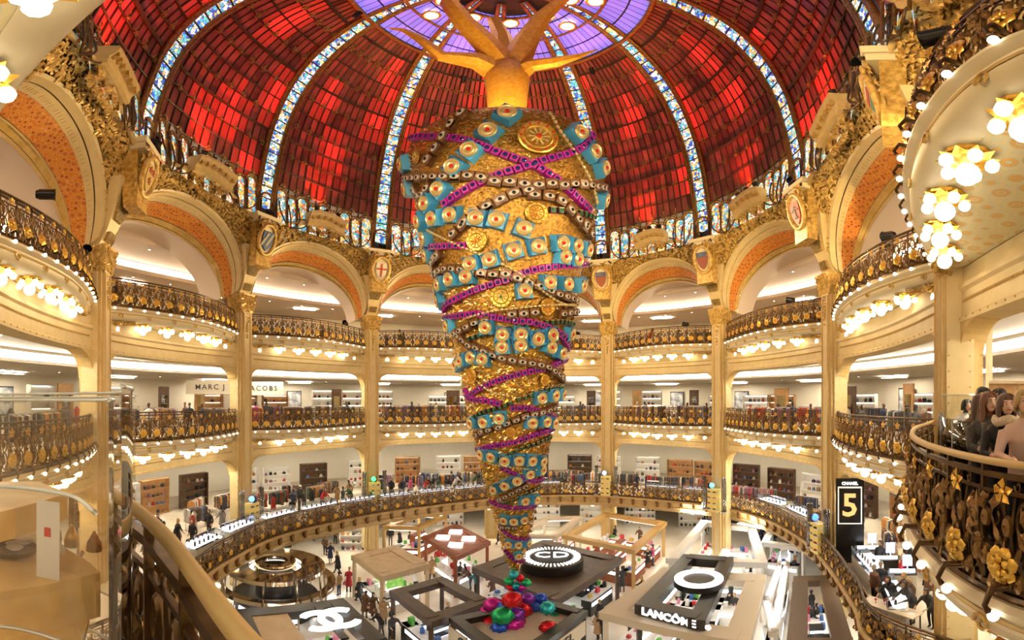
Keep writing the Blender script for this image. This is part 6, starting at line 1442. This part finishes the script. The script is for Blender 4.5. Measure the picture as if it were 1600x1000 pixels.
# trays, plates and cups on the counter
for i, k in enumerate((20, 27, 34, 40, 46)):
    p, o, u = F7[k]; o = np.array(o); t = np.array([-o[1], o[0], 0]); q = np.array(p) + o * .8 + np.array([0, 0, -.468])
    tr = thing('serving_tray', '%s dark tray from the glass screen on the cafe counter' % NTH[i], 'tray', q, math.atan2(t[1], t[0]), 'trays on the cafe counter')
    mb = MB(); mb.box((0, 0, .01), (.4, .28, .02)); link('board', mb.mesh('board', black), tr, None, None, True)
    mb = MB()
    for sx, sy, a2, b2 in ((0, .14, .4, .015), (0, -.14, .4, .015), (.2, 0, .015, .28), (-.2, 0, .015, .28)): mb.box((sx, sy, .025), (a2, b2, .03))
    link('rim', mb.mesh('rim', black), tr, None, None, True)
    pl = thing('plate', 'white plate on the %s tray of the cafe counter' % NTH[i], 'plate', q + np.array([0, 0, .022]), 0, 'plates on the trays')
    mb = MB(); mb.lathe([(.07, 0), (.1, .012), (.095, .015), (.06, .006)], 16); link('dish', mb.mesh('dish', whitep, True), pl, None, None, True)
    if i in (1, 2):
        br = thing('bread_roll', 'golden bread roll on the plate of the %s tray' % NTH[i], 'bread', q + np.array([0, 0, .035])); mb = MB(); mb.ball((0, 0, .03), (.09, .055, .035), 10, 6); link('crust', mb.mesh('crust', mat('bread_crust', (.6, .35, .1), .6), True), br, None, None, True)
    else:
        cup = thing('cup', 'small white cup on the plate of the %s tray' % NTH[i], 'cup', q + np.array([0, 0, .035])); mb = MB(); mb.lathe([(.02, 0), (.035, .05), (.038, .07), (.03, .065)], 12); link('bowl', mb.mesh('bowl', whitep, True), cup, None, None, True)
        mb = MB(); mb.tube([(.035, 0, .055), (.06, 0, .045), (.05, 0, .02), (.03, 0, .018)], .006, 5); link('handle', mb.mesh('handle', whitep, True), cup, None, None, True)
# white cladding and oak back bar behind the people
p0 = np.array(px_at(1620, 11.5, 0)); root = thing('oak_back_bar', 'curved honey oak back bar behind the people at the right edge', 'bar', (p0[0], p0[1], Z2F))
mb = MB(); mb.sweep([((*px_at(x, 10.5, Z2F)[:2], Z2F), (math.sin((x - XC) / FPX), math.cos((x - XC) / FPX), 0), (0, 0, 1)) for x in range(1545, 1681, 9)], [(0, 0), (0, 2.35), (.3, 2.35), (.3, 0)]); mb.obj('front', shelfwood, root)
mb = MB(); mb.sweep([((*px_at(x, 10.5, Z2F)[:2], Z2F), (math.sin((x - XC) / FPX), math.cos((x - XC) / FPX), 0), (0, 0, 1)) for x in range(1545, 1681, 9)], [(-.05, 2.35), (-.05, 2.42), (.35, 2.42), (.35, 2.35)]); mb.obj('cap', KM['beige'], root)
# wall pier right of the rightmost column
P = np.array(COLP[7]); root = thing('pier', 'cream riveted pier just right of the rightmost column', 'pier', px_at(1520, 11.9, Z2F), 0, None, 'structure')
for x0, x1, m, D in ((1508, 1536, cream, 11.9), (1540, 1551, ivory, 12.2)):
    a0, a1 = px_at(x0, D, 0), px_at(x1, D, 0); c = (np.array(a0) + np.array(a1)) / 2; a = (x0 / 2 + x1 / 2 - XC) / FPX; t = np.array([math.cos(a), -math.sin(a), 0]); o = np.array([math.sin(a), math.cos(a), 0]); w2 = np.linalg.norm(np.array(a1) - np.array(a0))
    mb = MB(); mb.box(c + o * .2 + up3 * ((Z2F + 2.4) / 2), (w2, .4, 2.4 - Z2F), (t, o, up3)); mb.obj('face', m, root)
    if m is cream:
        mb = MB()
        for sx in (-.42, .42):
            for z in np.arange(Z2F + .2, 2.3, .3): mb.ball(c + t * sx * w2 - o * .01 + up3 * z, .025, 5, 3)
        mb.obj('rivets', tan_p, root)['kind'] = 'stuff'
# ------------------------------------------------------------------ foreground left: wooden counter behind bent glass, near railing
P8, L8 = resample(bal_pts(8), 60); sub = [q for i, q in enumerate(P8) if i >= 16 and q[0] > -2.15]; Ls = sum(np.linalg.norm(b - a) for a, b in zip(sub, sub[1:]))
railing(sub, Ls, Z2R, Z2F, 'near bronze railing with broad tan handrail beside the glass counter', 5, 0, 'balcony railings', 3, .16)
hw = mat('honey_wood', (.90, .64, .28), .3, noise=((.80, .52, .18), 5))
PX = lambda x, y, z: np.array(px_on(x, y, z))
root = thing('wood_counter', 'honey coloured wooden serving counter behind bent glass at the lower left', 'counter', px_on(40, 930, -.95)[:2] + (Z2F,))
front = [PX(-90, 905, -.95), PX(0, 924, -.95), PX(80, 912, -.95), PX(157, 894, -.95), PX(130, 872, -.95), PX(60, 832, -.95), PX(0, 800, -.95), PX(-90, 790, -.95)]
mb = MB(); mb.prism([(p[0], p[1]) for p in front], -1.0, -.95); mb.obj('top', hw, root)
low = [PX(x, y, -.95) + np.array([0, 0, -.05]) for x, y in ((-90, 905), (0, 924), (80, 912), (157, 894))]
mb = MB(); mb.add([tuple(p) for p in low] + [tuple(p * np.array([.97, .97, 1]) + np.array([0, 0, -.2])) for p in low], [(i, i + 1, 5 + i, 4 + i) for i in range(3)]); mb.obj('drawer_front', hw, root)
shf = [PX(-90, 930, -1.2), PX(0, 946, -1.2), PX(140, 962, -1.2), PX(110, 1060, -1.2), PX(-90, 1060, -1.2)]
mb = MB(); mb.prism([(p[0], p[1]) for p in shf], -1.25, -1.2); mb.obj('lower_shelf', hw, root)
mb = MB(); q = [PX(-90, 815, -.62), PX(0, 800, -.62), PX(70, 782, -.62), PX(105, 770, -.62), PX(60, 752, -.62), PX(-90, 752, -.62)]; mb.prism([(p[0], p[1]) for p in q], -.80, -.62); mb.obj('back_block', hw, root)
# acrylic card, tray with dishes, orange cone lamp and jars
p = px_at(75, 2.15, -.95); a = (75 - XC) / FPX
card = thing('menu_card', 'upright white card with a small red square on the wooden counter', 'card', p)
t = np.array([math.cos(a + .5), -math.sin(a + .5), 0]); o = np.array([math.sin(a + .5), math.cos(a + .5), 0]); pc = np.array(p)
mb = MB(); mb.box(pc + up3 * .22, (.13, .006, .43), (t, o, up3)); mb.obj('sheet', mat('card_white', (.85, .80, .72), .4), card)
mb = MB(); mb.box(pc + up3 * .27 - o * .006, (.035, .004, .05), (t, o, up3)); mb.obj('red_square', mat('card_red', (.6, .06, .03), .5), card)
p = PX(22, 862, -.95); tr = thing('basket_tray', 'dark woven tray with dishes at the left end of the wooden counter', 'tray', p); mb = MB(); mb.lathe([(.13, 0), (.15, .03), (.145, .035), (.12, .01)], 20, p); mb.obj('rim', bronze2, tr)
for i, (dx, dy) in enumerate(((-.05, .02), (.05, -.02), (.0, .07))):
    d = thing('dish', '%s small pale dish in the woven tray' % NTH[i], 'dish', p + np.array([dx, dy, .02 + .012 * i])); mb = MB(); mb.lathe([(.03, 0), (.055, .02), (.05, .022), (.025, .006)], 14); link('bowl', mb.mesh('bowl', whitep, True), d, None, None, True)
for i, (x, y, rad, h, m, nm) in enumerate(((112, 835, .05, .13, gold, 'gilt cone pot'), (147, 842, .05, .11, mat('terracotta', (.55, .2, .08), .6), 'terracotta pot'), (95, 846, .03, .06, whitep, 'white cup'))):
    q = PX(x, y + 18, -.95); j = thing('pot', '%s standing behind the card on the wooden counter' % nm, 'pot', q); mb = MB(); mb.lathe([(rad, 0), (rad * .9, h * .5), (rad * .35, h), (rad * .2, h * 1.05)], 12); link('body', mb.mesh('body', m, True), j, None, None, True); mb = MB(); mb.ball((0, 0, h * 1.08), rad * .25, 8, 5); link('knob', mb.mesh('knob', m, True), j, None, None, True)
# bent glass screens
gcl = [glass('bent_glass_a', (.98, .96, .92), .07, .03), glass('bent_glass_b', (.96, .94, .88), .12, .05)]
def bent(pts, z0, z1, m, label, D0):
    g = thing('bent_glass', label, 'glass screen', pts[len(pts) // 2][:2] + (z0,), 0, 'bent glass screens round the wooden counter'); C = catmull([np.array(p[:2]) for p in pts], 24)
    mb = MB(); mb.grid(lambda u, v: (C[round(u * 24)][0], C[round(u * 24)][1], z0 + (z1 - z0) * v), 24, 1); mb.obj('pane', m, g, True)
    for z, r in ((z1, .008), (z0, .01)): mb = MB(); mb.tube([(c[0], c[1], z) for c in C], r, 5); mb.obj('edge', steel if z == z0 else mat('glass_edge', (.75, .78, .70), .1), g, True)
bent([px_at(-60, 2.9, 0), px_at(60, 2.75, 0), px_at(150, 2.5, 0), px_at(196, 2.2, 0), px_at(206, 1.85, 0), px_at(205, 1.5, 0), px_at(190, 1.2, 0)], -1.5, .04, gcl[0], 'tall bent glass screen nearest the handrail', 2)
bent([px_at(-60, 2.45, 0), px_at(40, 2.4, 0), px_at(120, 2.2, 0), px_at(168, 1.95, 0), px_at(178, 1.7, 0), px_at(170, 1.4, 0)], -1.5, .0, gcl[1], 'inner bent glass screen over the wooden counter', 2)
bent([px_at(-60, 3.4, 0), px_at(50, 3.3, 0), px_at(130, 3.05, 0), px_at(190, 2.75, 0), px_at(212, 2.45, 0)], -1.4, .02, gcl[1], 'outer bent glass screen facing the hall', 2)
bent([px_at(-60, 1.75, 0), px_at(30, 1.7, 0), px_at(110, 1.55, 0), px_at(150, 1.3, 0)], -1.0, -.35, gcl[0], 'low bent glass guard in front of the wooden counter', 2)
# ------------------------------------------------------------------ warm floodlights added on cornices and railings to brighten the hall
for k in range(0, 8):
    P = np.array(RP(k, .845, 12.0)); tg = np.array(RP(k + 3.0, 1.0, 1.0))
    flood(P, tg, (1.0, .72, .38), WARM, 'added black floodlight on the cornice over the %s column throwing warm light across' % COLN[k].replace(',', ''), 1.1, .6)
for b in range(-1, 8):  # lamps added to brighten the arches
    q = b + 2.75; P = np.array(RP(q, 1.0 - (.072 if (math.floor(q) % 10) == 9 else .1) * math.sin(PI * (.75 - .055) / .89) ** .8, 5.79)); flood(P, RP(b + .5, .93, 9.3), (1.0, .74, .36), ARCHW, 'added black floodlight on an upper railing lighting the arch of the %s bay' % ORD[b], .72, .7)
for i, (x, y) in enumerate(((-9.75, 5.45), (-2.1, 1.65), (4.35, 2.75), (12.05, 9.8))):  # lamps added to brighten the tree from the viewer's side
    flood((x, y, 5.79), (.25, 19.4, 9.5 if i % 2 else 4.5), (1.0, .84, .58), 2200, 'added black floodlight on an upper railing aimed at the hanging tree, %s from the left' % NTH[i], .95, .6)
# labels that turned out alike are told apart by their order from the left
from collections import defaultdict
gr = defaultdict(list)
for o, l in UNIQ: gr[l].append(o)
bpy.context.view_layer.update()
def ordinal(i):
    if i < 20: return NTH[i]
    t = {2: 'twenty', 3: 'thirty', 4: 'forty', 5: 'fifty', 6: 'sixty', 7: 'seventy', 8: 'eighty', 9: 'ninety'}[(i + 1) // 10]
    return t + ('-' + NTH[(i + 1) % 10 - 1] if (i + 1) % 10 else 'ieth').replace('tyieth', 'tieth')
for l, os_ in gr.items():
    if len(os_) > 1:
        os_.sort(key=lambda o: to_px(o.matrix_world.translation)[0])
        for i, o in enumerate(os_): o['label'] = '%s, %s from the left' % (l, ordinal(i))

bpy.data.scenes.remove(BAKE)
